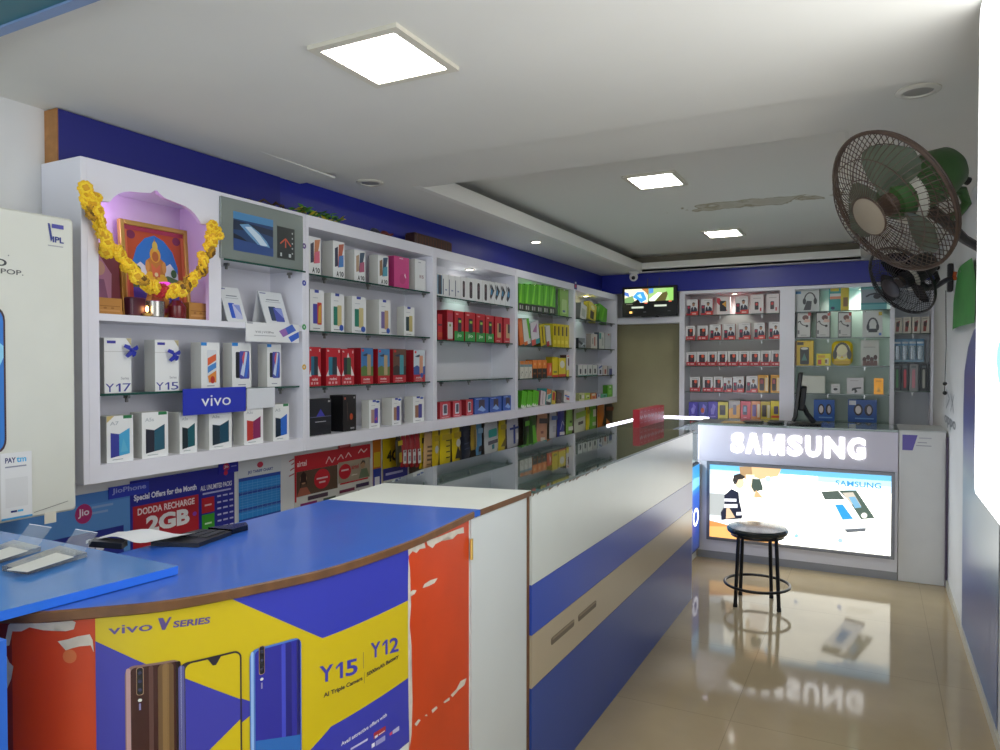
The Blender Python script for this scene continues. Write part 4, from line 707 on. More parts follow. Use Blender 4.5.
OR_ = lambda a, b_, y: (a, b_, y, '#d89a28', '#a87418', [('p', rrect(.15, .12, .6, .82, .08), '#2c2018'), ('r', .22, .5, .5, .75, '#b04a4a'), ('r', .68, .1, .95, .85, '#e8d8b0')], 'golden yellow phone box with black handset')
rowB([r_(690, 700, 377), r_(702.8, 713, 377), r_(713.6, 723, 376.6), m_(723.4, 732.2, 377.5), m_(733, 744, 376.5), m_(746.4, 757.6, 376), OR_(758, 768.6, 375), OR_(770.6, 780, 375)], ZR[3], 'fourth shelf, left back bay', 'phone boxes on the back wall')
bl_ = lambda c2: [('p', [(.3, .2), (.5, .9), (.8, .7), (.6, .2)], '#8a80e0'), ('e', .45, .45, .18, .18, c2), ('r', .1, .05, .8, .1, '#b0a8e8')]
ky = lambda bg: [('p', rrect(.18, .18, .74, .8, .05), '#24241e'), ('r', .26, .5, .66, .74, bg)]
rowB([(688.8, 697.8, 402, '#4a3fb0', '#34308a', bl_('#9a94e8'), 'violet blue phone box'), (698.4, 707.8, 402, '#4048a0', '#34308a', bl_('#d06a4a'), 'violet blue phone box'), (708.2, 717.6, 401.6, '#4a3fb0', '#34308a', bl_('#8a84d8'), 'violet blue phone box'), (718, 728, 402, '#d8cc3a', '#a89a20', ky('#4a4a3a'), 'yellow phone box with black phone'),
      (728.8, 740, 400.4, '#e0a01c', '#a87414', [('p', [(0, .5), (1, .8), (1, 1), (0, 1)], '#a8a49c'), ('p', rrect(.38, .2, .68, .76, .05), '#5a5a68')], 'orange and grey phone box'), (740.6, 750.8, 401.4, '#cc2a34', '#961c24', [('p', rrect(.22, .22, .66, .78, .06), '#2c3040'), ('r', .3, .4, .58, .7, '#7a98b0'), ('r', .3, .06, .6, .1, '#f0c0c0')], 'red phone box with dark phone'),
      (751.2, 760.4, 401.2, '#d8863a', '#a05c20', [('p', rrect(.12, .15, .56, .8, .05), '#6a5a98'), ('r', .66, .1, .95, .85, '#e8d8c0')], 'orange phone box with violet phone'), (760.8, 770.4, 401.6, '#c8b02a', '#94801c', [('p', rrect(.14, .15, .6, .8, .05), '#3a3020'), ('r', .68, .1, .95, .8, '#e8e0b8')], 'mustard phone box with black phone'), (770.8, 781, 401, '#e0cc10', '#a8980c', [('p', rrect(.3, .3, .74, .72, .05), '#4a3a5a'), ('r', .05, .1, .95, .22, '#d84a1c')], 'bright yellow phone box')], ZR[4], 'bottom shelf, left back bay', 'phone boxes on the back wall')
ZG = [z+.004 for z in ZR]; HB = 'headphone and gadget boxes on the back wall'
def hp(c, cx=.55, cy=.42, s=.3, w=.012): return [('l', [(cx+s*math.cos(t), cy+s*1.25*math.sin(t)) for t in [PI*i/10 for i in range(11)]], w, c), ('e', cx-s, cy-.04, s*.32, s*.55, c), ('e', cx+s, cy-.04, s*.32, s*.55, c)]
rowB([(794.8, 819.4, 284.6, '#c4cac8', '#9aa09e', hp('#2a2c30', .62, .42, .22, .012)+[('r', .04, .66, .26, .76, '#3a78a8'), ('p', [(.36, .05), (.5, .4), (.7, .38), (.66, .05)], '#3a3c40')], '', dict(label='grey box with black headphones picture, top left, headphone bay')),
      (829, 849, 284.6, '#3a9c98', '#2a7470', [('p', [(.6, 0), (1, 0), (1, 1), (.6, 1)], '#d8c428'), ('r', .08, .75, .5, .92, '#d8c428'), ('r', .05, .45, .6, .55, '#d88a6a'), ('r', .05, .55, .6, .66, '#d8e0dc'), ('r', .72, .15, .95, .5, '#8a6a3a'), ('e', .2, .1, .1, .06, '#1c3a5a')], '', dict(label='teal and yellow box on the top shelf, headphone bay')),
      (861, 887, 283.4, '#6ab4b8', '#4a8a8e', [('r', 0, .25, 1, .78, '#8a98a0'), ('l', [(.2, .5), (.35, .58), (.6, .62), (.8, .5)], .014, '#2a2c34'), ('e', .62, .5, .14, .1, '#30323a'), ('r', 0, .2, 1, .26, '#3a8a90')], '', dict(label='aqua box with black headset picture, behind the dark fan'))], ZG[0], '', HB, cat='gadget box', name='gadget_box', dep=.09)
ear = [('r', 0, 0, 1, 1, '#d0d0cc'), ('l', [(.1, .6), (.25, .66), (.3, .56), (.45, .5), (.7, .46)], .008, '#2c2c2e'), ('e', .62, .78, .22, .1, '#6a4038'), ('p', [(.5, .6), (.95, .6), (.95, .7), (.6, .74)], '#d8b8a8'), ('r', .8, .85, 1, .97, '#c04a40'), ('e', .72, .46, .1, .05, '#2c2c2e'), ('r', .1, .15, .2, .3, '#4a4a4c'), ('r', .3, .1, .7, .12, '#7a7a78')]
rowB([(a, c, 312, '#3a3634', '#3a3634', [('r', .06, .04, .94, .96, '#d0d0cc')]+ear[1:], 'black edged earphone box with a listening person') for a, c in ((796.7, 811), (816, 830.4), (838, 851.6))]+[(862.6, 882.6, 310.8, '#d4d8d6', '#a8acaa', hp('#33363e', .52, .42, .24, .014)+[('r', .8, .82, .98, .96, '#c8b02a'), ('r', .82, .06, .95, .16, '#5a7ac0'), ('r', .3, .18, .75, .32, '#33363e')], '', dict(label='white box with dark headphones picture, right end of its shelf'))], ZG[1], 'second shelf, headphone bay', HB, cat='gadget box', name='gadget_box', dep=.05)
rowB([(795.4, 813.6, 340.6, '#dcb81c', '#8a7214', [('p', rrect(.26, .04, .76, .74, .06), '#22241e'), ('e', .5, .68, .2, .05, '#dcdcd0'), ('p', [(.34, .2), (.5, .5), (.66, .2)], '#4a7a6a'), ('r', .1, .82, .45, .94, '#3a3214'), ('r', 0, 0, .08, 1, '#8a5a14')], '', dict(label='yellow box with a black speaker picture in the headphone bay')),
      (816.5, 830.8, 353.6, '#e4d424', '#a8980c', [('r', .1, .1, .35, .5, '#c84a34'), ('r', .6, .1, .85, .6, '#e8e0c0'), ('r', .6, .2, .75, .5, '#6a4a30'), ('r', .1, .65, .6, .85, '#d8a020')], '', dict(label='small low yellow box between the speaker box and the round headphone pack')),
      (861, 879.2, 340, '#c8ccc4', '#9aa09a', [('e', .2+.2*i, .24+.08*(i % 2), .11, .1, '#4a2c24') for i in range(4)]+[('p', [(.1+.2*i, 0), (.12+.2*i, .2), (.3+.2*i, .2), (.32+.2*i, 0)], '#6a4438') for i in range(4)]+[('r', .15, .7, .8, .74, '#a8aca4')], '', dict(label='pale box with a row of people printed along the bottom'))], ZG[2], '', HB, cat='gadget box', name='gadget_box', dep=.06)
# yellow headphone pack with rounded top
a = on(831.5, 341, 'Y', 7.13); c = on(852.8, 341, 'Y', 7.13); w = c.x-a.x; h = a.z-ZG[2]-.001; b = MB(); b.M = Matrix.Translation(((a.x+c.x)/2, 7.13, ZG[2]+.001)); b.rbox(-w/2, w/2, 0, .07, 0, h, C_('#e2c61a'), .05, 'y')
b.print([('e', .5, .58, .40, .34, '#f0eca8'), ('e', .5, .58, .3, .25, '#d8ccac')]+hp('#3a3a34', .5, .48, .34, .02)+[('e', .5, .62, .24, .2, '#e8e4b0'), ('r', .1, .05, .9, .2, '#caa414'), ('p', [(.42, .3), (.5, .42), (.58, .3)], '#dcc020')], -w/2, 0, w/2, h, -.0)
b.build('headphone_pack', label='yellow rounded pack with white headphones in the headphone bay', cat='headphone pack')
rowB([(798.6, 825, 375.8, '#c9ccbf', '#a0a398', [('r', .04, .06, .96, .94, '#d0d3c6')], '', dict(label='blank cream box behind the dark monitor in the headphone bay')), (831.2, 840, 384, '#d6d6d4', '#a8a8a6', [('e', .5, .45, .24, .14, '#2a2c30'), ('r', .2, .75, .8, .8, '#9a9a98')], '', dict(label='tiny white box with black dot picture')),
      (847, 863.7, 377.8, '#d2cfd0', '#a4a2a4', [('l', [(.3, .2), (.45, .35), (.85, .38)], .012, '#2c3030'), ('l', [(.5, .05), (.5, .35), (.6, .1)], .01, '#2c3030'), ('e', .42, .3, .12, .08, '#2c3030'), ('r', .2, .8, .7, .84, '#b0a8a8')], '', dict(label='white box with a black gadget picture')),
      (874, 883.4, 378.4, mat('#c8862a', .3, metal=.6), mat('#9a6418', .3, metal=.6), [('p', [(.3, .15), (.5, .5), (.7, .15)], '#e8b860'), ('r', .2, .8, .8, .86, '#8a5a14')], '', dict(label='small shiny copper gold box in the headphone bay'))], ZG[3], '', HB, cat='gadget box', name='gadget_box', dep=.05)
bt = [('e', .36, .55, .16, .26, '#2a2430'), ('e', .36, .55, .1, .18, '#d8d0d0'), ('e', .72, .55, .15, .26, '#2a2430'), ('e', .74, .55, .08, .18, '#c8c0c4'), ('r', .25, .14, .9, .2, '#6a9ad0')]
rowB([(813.8, 834.6, 399.8, '#1f58b0', '#174484', bt, '', dict(label='blue box with headphones picture, left one beside the monitor')), (848, 877, 399.8, '#1f4f9c', '#174484', bt+[('r', .04, .76, .28, .96, '#c8ccd4')], '', dict(label='wide blue box with headphones picture and white label, right one'))], ZG[4], '', HB, cat='gadget box', name='gadget_box', dep=.09)
rowB([(893.9+9.1*i, 902.2+9.1*i, 317.5-.3*i, '#ccc6b8', '#9a948a', [('p', [(.25, .1), (.3, .7), (.75, .8), (.6, .1)], '#8a3a34'), ('e', .5, .55, .2, .16, '#3a2220'), ('r', .2, .86, .8, .9, '#9a9488')], 'cream box with dark red figure print') for i in range(4)], 1.747, 'corner back bay', 'boxes in the corner back bay', cat='gadget box', name='gadget_box')
for i in range(4):
    p = on(897.5+7.6*i, 336, 'Y', 7.2); b = MB(); b.M = Matrix.Translation((p.x, 7.2, 1.50)); b.box(-.03, .03, 0, .004, 0, .2, C_('#9cc0d4')); b.rbox(-.022, .022, -.022, -.0005, .02, .14, POLY, .008); b.print([('r', 0, .72, 1, 1, '#6aa0c8'), ('r', .35, .1, .65, .68, '#cfe0e8'), ('r', .1, .8, .9, .88, '#e8f0f4')], -.03, 0, .03, .2, 0); b.cyl((0, -.02, .185), (0, .13, .185), .002, .002, STEEL, 6)
    b.build('blister_pack', label='pale blue blister pack, %s from left in the corner back bay' % ORD[i], cat='blister pack', group='blister packs in the corner back bay')
for i, (x0, x1, c) in enumerate(((894.2, 900.4, '#3a8a4a'), (901.6, 908.6, '#c83a4a'), (909.6, 918, '#c8808a'), (920.4, 927.4, '#a8a89c'), (928.4, 935, '#d83a4a'))):
    a = on(x0, 364, 'Y', 7.14); q = on(x1, 364, 'Y', 7.14); dk = '#1c2226' if i != 2 else '#8c8c8c'
    goods(Matrix.Translation(((a.x+q.x)/2, 7.14, 1.2525)), q.x-a.x, a.z-1.253, .04, dk, dk, [('p', rrect(.32, .1, .68, .8, .08), c), ('r', .2, .86, .8, .94, '#5a6468')], 'flask_pack', ('black pack with %s bar' % ('green', 'red', '', 'grey', 'bright red')[i] if i != 2 else 'grey pack with pink bar')+', %s from left, low corner shelf' % ORD[i], 'pack', 'black packs in the corner back bay')
# screen above the doorway
t = thing('cctv_screen', (-1.99, 7.06, 1.946), 'black flat screen showing two security camera pictures above the doorway', 'screen')
b = MB(); b.rbox(-2.265, -1.715, 7.03, 7.065, 1.955, 2.25, BLACK, .006, 'y'); b.build('casing', t)
b = MB(); b.M = Matrix.Translation((-2.265, 7.0285, 1.955)); E_ = lambda c, s=1.6: (c, s)
b.print([('r', .03, .05, .97, .95, '#08080a'), ('r', .05, .46, .48, .92, E_('#c8c4a0')), ('p', [(.05, .46), (.05, .62), (.2, .7), (.24, .46)], E_('#5a7a4c')), ('p', [(.05, .72), (.14, .66), (.12, .8), (.05, .84)], E_('#3a5a9c')), ('p', [(.2, .66), (.28, .82), (.40, .82), (.46, .56), (.36, .46)], E_('#2f7ad8')), ('p', [(.18, .46), (.3, .58), (.34, .46)], '#10101a'), ('p', [(.28, .7), (.34, .76), (.38, .6), (.33, .62)], E_('#9ac0f0')), ('p', [(.36, .92), (.48, .92), (.48, .7), (.44, .8)], E_('#8a5a2c')),
         ('r', .49, .50, .94, .92, E_('#7a9a5c')), ('p', [(.5, .56), (.66, .78), (.74, .76), (.6, .5), (.52, .5)], E_('#e4e4d0')), ('p', [(.62, .5), (.74, .76), (.86, .82), (.8, .5)], E_('#5a5428', .8)), ('p', [(.5, .92), (.58, .92), (.58, .78), (.5, .74)], E_('#3a6aa8')), ('p', [(.8, .92), (.94, .92), (.94, .5), (.88, .5)], E_('#6a9c4a')), ('r', .18, .27, .4, .33, E_('#b8c0b0', 1.)), ('r', .6, .31, .82, .37, E_('#b8c0b0', 1.)), ('r', .14, .1, .19, .17, E_('#e0b05a')), ('r', .4, .12, .45, .16, '#5a5a60'), ('r', .84, .14, .89, .17, '#5a5a60'), ('r', .42, .42, .47, .45, E_('#c8503a')), ('r', .86, .46, .91, .49, E_('#c8503a')), ('r', .08, .40, .2, .42, '#a8a89a')], 0, 0, .55, .295, 0); b.build('picture', t)
b = MB(); b.box(-2.06, -1.92, 7.0, 7.15, 1.9455, 1.956, BLACK); b.box(-2.01, -1.97, 7.066, 7.09, 1.95, 2.1, BLACK); b.build('stand', t)
b = MB(); b.tube([(-2.02, 7.075, 2.2), (-2.018, 7.075, 2.33)], .004, mat('#4a4a60', .4), 6); b.tube([(-1.905, 7.075, 2.2), (-1.90, 7.075, 2.335)], .004, mat('#4a4a60', .4), 6); b.build('cable', t)
# ================================================================ CURVED RECEPTION COUNTER
ctrl = [(-1.43, .67), (-1.37, .685), (-1.284, .725), (-1.21, .791), (-1.122, .885), (-1.043, 1.062+.0), (-1.004, 1.202), (-.990, 1.423), (-1.0, 1.582), (-1.022, 1.80)]
def spline(P, k=10):
    out = []
    for i in range(len(P)-1):
        p0 = Vector(P[max(i-1, 0)]); p1 = Vector(P[i]); p2 = Vector(P[i+1]); p3 = Vector(P[min(i+2, len(P)-1)])
        for j in range(k):
            t = j/k; out.append(.5*((2*p1)+(p2-p0)*t+(2*p0-5*p1+4*p2-p3)*t*t+(3*p1-p0-3*p2+p3)*t**3))
    return out+[Vector(P[-1])]
edge = spline(ctrl)
for _ in range(6): edge = [edge[0]]+[(edge[i-1]+edge[i]*2+edge[i+1])/4 for i in range(1, len(edge)-1)]+[edge[-1]]
def tang(L, i): d = L[min(i+1, len(L)-1)]-L[max(i-1, 0)]; return d.normalized()
def nrm(L, i): t = tang(L, i); return Vector((t.y, -t.x))
face = [edge[i]-nrm(edge, i)*.014 for i in range(len(edge))]
cum = [0]
for i in range(1, len(face)): cum.append(cum[-1]+(face[i]-face[i-1]).length)
def S2P(s, z, off=0):
    s = max(min(s, cum[-1]), 0); i = 0
    while i < len(cum)-2 and cum[i+1] < s: i += 1
    t = (s-cum[i])/(cum[i+1]-cum[i]); p = face[i].lerp(face[i+1], t); n = nrm(face, i).lerp(nrm(face, min(i+1, len(face)-1)), t).normalized(); p = p+n*off
    return Vector((p.x, p.y, z))
def hit(x, y):
    d = ray(x, y); best = None
    for i in range(len(face)-1):
        a, c = face[i], face[i+1]; e = c-a; D = d.x*e.y-d.y*e.x
        if abs(D) < 1e-9: continue
        t = (a.x*e.y-a.y*e.x)/D; u = (a.x*d.y-a.y*d.x)/D
        if -1e-6 <= u <= 1+1e-6 and t > 0 and (best is None or t < best[0]): best = (t, cum[i]+u*(cum[i+1]-cum[i]), CZ+t*d.z)
    return (best[1], best[2])
class Wrap:
    def __init__(s): s.L = []
    def poly(s, pts, m, k): s.L.append(([(p[0], p[1]) for p in pts], [tuple(range(len(pts)))], C_(m), k))
    def px(s, pts, m, k): s.poly([hit(*p) for p in pts], m, k)
    def text(s, t, s0, z0, s1, z1, m, k, slope=0, bold=.02, shear=0):
        g, f = glyphs(t, bold, shear); s.L.append(([(s0+(s1-s0)*a, z0+(z1-z0)*b+slope*a) for a, b in g], f, C_(m), k))
    def tpx(s, t, p0, p1, hgt, m, k, bold=.02, shear=0):     # baseline from pixel p0 to p1
        a = hit(*p0); c = hit(*p1); s.text(t, a[0], a[1], c[0], a[1]+hgt, m, k, c[1]-a[1], bold, shear)
    def build(s, name, **kw):
        B = MB()
        for pts, fs, m, k in s.L:
            bm = bmesh.new(); vv = [bm.verts.new((p[0], 0, p[1])) for p in pts]
            for f in fs:
                try: bm.faces.new([vv[i] for i in f])
                except ValueError: pass
            if len(fs) == 1: bmesh.ops.triangulate(bm, faces=bm.faces[:])
            lo = min(p[0] for p in pts); hi = max(p[0] for p in pts); c = math.ceil(lo/.02)*.02
            while c < hi:
                bmesh.ops.bisect_plane(bm, geom=bm.verts[:]+bm.edges[:]+bm.faces[:], plane_co=(c, 0, 0), plane_no=(1, 0, 0)); c += .02
            bm.verts.index_update(); bm.normal_update()
            V = [S2P(v.co.x, v.co.z, .0012+.0004*k) for v in bm.verts]
            B.add(V, [tuple(v.index for v in (f.verts if f.normal.y < 0 else reversed(f.verts[:]))) for f in bm.faces], m); bm.free()
        return B.build(name, **kw)
LAM = mat('#2a5fc4', .28, noise=.06, scale=6, coat=.2); EDGEW = mat('#6e4826', .5, noise=.3, scale=30); CREAM = mat('#dfe4dd', .35, noise=.03, scale=4)
ORNG = mat('#d64006', .38, noise=.12, scale=5); PEEL = mat('#d8cfc0', .7, noise=.15, scale=40)
rc = thing('reception_counter', (-1.25, 1.3, 0), 'curved counter with blue top, brown edge and orange front panels', 'counter')
BW = on(328, 499.5, 'Z', 1.07); FWy = 1.835
T0 = [tuple(p) for p in edge]+[(-1.018, FWy), (BW.x, BW.y), (BW.x+.01, 1.0), (-1.56, .80)]
b = MB(); b.prism(T0, 1.052, 1.07, LAM); b.build('counter_top', rc)
b = MB(); wt = [(-1.018, FWy+.0005), (-1.018, 2.188), (-1.545, 2.083), (BW.x, BW.y+.0005)]; b.prism(wt, 1.052, 1.07, CREAM, EDGEW); b.build('white_top', rc)
b = MB(); V = []; n = len(edge)
for off, z in ((0, 1.050), (.0045, 1.053), (.0045, 1.068), (0, 1.0705)): V += [(*(edge[i]+nrm(edge, i)*off), z) for i in range(n)]
b.add(V, [(k*n+i, k*n+i+1, (k+1)*n+i+1, (k+1)*n+i) for k in range(3) for i in range(n-1)], EDGEW); b.build('edge_band', rc)
def wall_strip(sa, sb, m, name, off=0, z0=0, z1=1.05):
    b = MB(); ss = [sa+(sb-sa)*i/40 for i in range(41)]; V = [S2P(s, z0, off) for s in ss]+[S2P(s, z1, off) for s in ss]; b.add(V, [(i, i+1, 42+i, 41+i) for i in range(40)], m); return b.build(name, rc)
sL, sR = hit(96, 680)[0], hit(408.5, 620)[0]; sE = cum[-1]; sA = hit(6, 690)[0]
wall_strip(0, sA+.02, mat('#8a2a14', .5), 'end_panel'); wall_strip(sA+.012, sL+.01, ORNG, 'orange_panel', .0005); wall_strip(sL, sR+.003, CREAM, 'core_panel'); wall_strip(sR, sE, ORNG, 'orange_panel', .0005)
w = Wrap()
for P in ([(6, 640), (9, 625), (12, 622), (40, 621), (70, 619), (76, 622), (74, 629), (66, 631), (58, 626), (44, 630), (30, 627), (22, 631), (13, 631), (10, 645), (6, 646)],
          [(58, 641), (68, 639), (78, 636), (90, 634), (93, 640), (94, 652), (91, 645), (80, 646), (72, 648), (66, 650), (63, 645)], [(6, 652), (10, 662), (14, 666), (12, 678), (8, 688), (6, 690)]): w.px(P, PEEL, 1)
w.px([(70+7*math.cos(t), 656+7*math.sin(t)) for t in [2*PI*i/14 for i in range(14)]], '#d8703a', 1)
w.build('peeled_patches', parent=rc)
w = Wrap()
for P in ([(407.5, 549), (412, 546), (417, 543), (424, 543), (425, 548), (419, 549), (416, 553), (412, 551), (408, 556)], [(426, 541), (440, 536), (452, 531), (463, 527), (463.5, 533), (457, 534), (452, 539), (447, 536), (441, 541), (435, 544), (432, 548), (427, 545)], [(408, 558), (409.5, 570), (409, 590), (410.5, 605), (409, 625), (411, 645), (410, 670), (412, 700), (411, 735), (409, 748), (408, 700), (407.5, 640), (407.5, 580)], [(408, 594), (412, 590), (416, 590), (414, 594), (409, 597)],
          [(424, 584), (430, 580), (437, 578), (434, 583), (428, 586), (422, 588)], [(414, 724), (418, 719), (420, 720), (416, 726)], [(431, 710), (436, 706), (437, 708), (432, 713)], [(443, 702), (449, 697), (449, 700), (444, 703)], [(450, 695), (456, 689), (460, 681), (466, 678), (464, 685), (458, 690), (452, 697)], [(424, 716), (426, 714), (427, 716)]): w.px(P, PEEL, 1)
w.build('peeled_patches', parent=rc)
# end cabinet with white door
b = MB(); b.prism([(-1.46, 1.80), (-1.036, 1.80), (-1.036, 2.185), (-1.46, 2.098)], 0, 1.052, CREAM); b.build('end_cabinet', rc)
b = MB(); b.box(-1.036, -1.030, 1.803, 2.176, .03, 1.046, mat('#d5dcdc', .35, noise=.03, scale=4)); d_ = b.build('door', rc)
b = MB(); b.cyl((-1.029, 1.803, .93), (-1.029, 1.803, .99), .005, .005, GOLD, 8); b.cyl((-1.029, 1.803, .3), (-1.029, 1.803, .36), .005, .005, GOLD, 8); b.build('hinge', d_)
b = MB(); b.box(-1.038, -1.027, 2.178, 2.192, 0, 1.052, EDGEW); b.build('edge_strip', rc)
# the big phone poster on the curve
YEL, PB = '#d2b90a', '#3a3aa6'
w = Wrap(); zt = 1.046; zb = hit(408, 742)[1]
w.poly([(sL, zb), (sR, zb), (sR, zt), (sL, zt)], YEL, 0)
def clip(P): return [(min(max(s, sL), sR), min(max(z, zb), zt)) for s, z in P]
h = lambda *P: clip([hit(*p) for p in P])
w.poly(h((232, 596), (322, 638), (408, 600))+[(sR, zt), (hit(232, 598)[0], zt)], '#3038b4', 1)
w.poly(h((94, 641), (135, 659), (183, 678), (262, 705), (208, 750), (170, 782))+[(hit(150, 700)[0], zb), (sL, zb)], PB, 1)
w.poly(h((410, 676), (331, 726), (300, 760), (280, 784))+[(hit(262, 700)[0], zb), (sR, zb)], '#3238ae', 1)
def phone(x0, x1, yt, mats, k, r=.016):
    a = hit(x0, yt+4); c = hit(x1, yt); z1 = (a[1]+c[1])/2; w.poly(rrect(a[0], zb+.004, c[0], z1, r, 6), mats[0], k)
    for j, (f0, f1, m) in enumerate(mats[1]): w.poly(rrect(a[0]+(c[0]-a[0])*f0, zb+.004, a[0]+(c[0]-a[0])*f1, z1-.004, r*.5, 4), m, k+1)
    return a[0], c[0], z1
phone(125, 181, 660, (mat('#8a6a62', .3), [(.02, .10, mat('#c09a98', .3)), (.10, .99, mat('#3c1c1a', .25)), (.42, .50, mat('#5a3a34', .3)), (.58, .86, mat('#6a4e30', .3)), (.66, .78, mat('#8a6a40', .3)), (.90, .99, mat('#241210', .3))]), 2)
a = phone(178, 241, 654, (mat('#2a2430', .3), [(.0, .09, mat('#5a5a98', .3)), (.03, .05, mat('#b0b4d8', .3))]), 4)
x0, x1, z1 = a; e = .0035; ix = x0+(x1-x0)*.10; w.poly(rrect(ix, zb+.004, x1-e, z1-e, .012, 6), YEL, 6)
s2 = lambda p: (min(max(hit(*p)[0], ix), x1-e), min(max(hit(*p)[1], zb), z1))
w.poly([s2(p) for p in ((183, 678), (241, 698), (241, 718), (208, 750), (196, 762))]+[(ix, zb+.01)], PB, 7)
m_ = (ix+x1)/2; w.poly([(m_-.012, z1-e+.0005), (m_+.012, z1-e+.0005), (m_+.003, z1-.017), (m_-.003, z1-.017)], mat('#2a2430', .3), 8)
g5 = ['#3038b4', '#2c34a8', '#3a48c4', '#2a3098', '#20288a', '#2c3cb0']
x0, x1, z1 = phone(249, 300.5, 641, (mat('#4a78c8', .3), [(.02, .07, mat('#9ac0f0', .3)), (.10, .98, mat('#2c2c9c', .25)), (.60, .68, mat('#4048c8', .25)), (.68, .8, mat('#20207c', .25)), (.90, .97, mat('#20206c', .3))]), 4)
zz = hit(270, 735)[1]; w.poly([(x0+(x1-x0)*.1, zb+.01), (x0+(x1-x0)*.97, zb+.01), (x0+(x1-x0)*.97, zz-.02), (x0+(x1-x0)*.1, zz)], mat('#2a68b8', .25), 6)
def camera_pill(xa, xb, ya, yb, k):
    a = hit(xa, ya); c = hit(xb, yb); w.poly(rrect(a[0], c[1], c[0], a[1], .004, 5), mat('#b08a6a', .3), k); w.poly(rrect(a[0]+.001, c[1]+.001, c[0]-.001, a[1]-.001, .004, 5), mat('#191a22', .2), k+1)
    for q in (.2, .5, .8): z = c[1]+(a[1]-c[1])*q; r = (c[0]-a[0])*.28; m = (a[0]+c[0])/2; w.poly([(m+r*math.cos(2*PI*i/10), z+r*math.sin(2*PI*i/10)) for i in range(10)], mat('#3a3a52', .2), k+2)
    f = hit((xa+xb)/2, yb+5.5); w.poly([(f[0]+.0035*math.cos(2*PI*i/10), f[1]+.003*math.sin(2*PI*i/10)) for i in range(10)], '#e8e8dc', k); g = hit((xa+xb)/2, yb+12); w.poly([(g[0]-.0015, g[1]-.006), (g[0]+.0015, g[1]-.006), (g[0]+.0015, g[1]+.006), (g[0]-.0015, g[1]+.006)], '#8a84b8', k)
camera_pill(136.5, 144, 667, 694, 5); camera_pill(258, 264, 646, 673, 7)
PT = '#5a4a86'
w.tpx('vivo', (108.5, 634.5), (152.5, 630), .0155, PT, 2, .012); w.tpx('SERIES', (173, 627.5), (210, 623), .0125, PT, 2, .03, .1)
w.px([(158, 618), (163, 617.5), (166, 624), (169, 617), (171.5, 616.5), (165, 629.5), (162, 629.5), (160, 623), (163, 622.5)], PT, 2); w.px([(162, 629.5), (165, 629.5), (171.5, 616.5), (169, 617)], PT, 3)
w.tpx('Y15', (319, 683), (357, 673.5), .035, PB, 2, .02); w.tpx('Y12', (370, 658.5), (398, 651), .035, PB, 2, .02)
a = hit(362.5, 652); c = hit(363.5, 668); w.poly([(a[0], c[1]), (a[0]+.0018, c[1]), (a[0]+.0018, a[1]), (a[0], a[1])], '#8a7a4a', 2)
w.tpx('AI Triple Camera', (323, 699), (362, 681), .0125, '#3a3430', 2, .03); w.tpx('5000mAh Battery', (366, 678), (398, 658.5), .0125, '#3a3430', 2, .03)
a = hit(363.5, 672); c = hit(363.8, 683); w.poly([(a[0], c[1]), (a[0]+.001, c[1]), (a[0]+.001, a[1]), (a[0], a[1])], '#4a4440', 2)
w.tpx('Avail attractive offers with', (340.5, 746), (386, 716), .0085, '#e0e0ee', 2, .02)
w.px([(373, 733), (385, 725.5), (385, 731), (373, 739)], '#a82838', 2); w.px([(374, 736), (377, 734), (377, 736.5), (374, 738.5)], '#e8d8e0', 3); w.px([(378, 734), (384, 730), (384, 731), (378, 735)], '#e8d8e0', 3)
w.px([(389, 733), (391.5, 731), (391.5, 734), (389, 735.5)], '#d84060', 2); w.px([(392, 730.5), (398.5, 725.5), (398.5, 730), (392, 734)], '#b8b8e0', 2)
w.px([(350, 748), (367, 738), (367, 740), (350, 750)], '#c8c8ea', 2); w.px([(375, 741), (384.5, 735), (384.5, 740), (375, 746)], '#9a9ad4', 2); w.px([(371, 744), (374, 742), (374, 746), (371, 748)], '#e8e8f4', 2)
w.build('phone_poster', label='yellow and blue phone poster with three phones on the curved counter front', cat='poster')
# counter flap at left
FLAP = mat('#3d7cc6', .25, noise=.04, scale=5, coat=.2); FE = mat('#1f6fe8', .3)
fl = thing('counter_flap', (-1.75, .82, 0), 'light blue hinged counter flap with bright blue edge', 'counter')
b = MB(); q1 = on(178, 566, 'Z', 1.088); q2 = on(0, 611.5, 'Z', 1.088); q3 = q2+(q2-q1)*.25; b.prism([(-2.25, q3.y), (q3.x, q3.y), (q1.x, q1.y), (-1.60, q1.y+.008), (-2.25, q1.y+.003)], 1.0715, 1.088, FLAP, FE); b.build('flap_top', fl)
b = MB(); b.box(-2.25, on(7, 680, 'Y', .632).x, .61, .632, 0, 1.0714, mat('#2468d8', .4)); b.build('support_panel', fl)
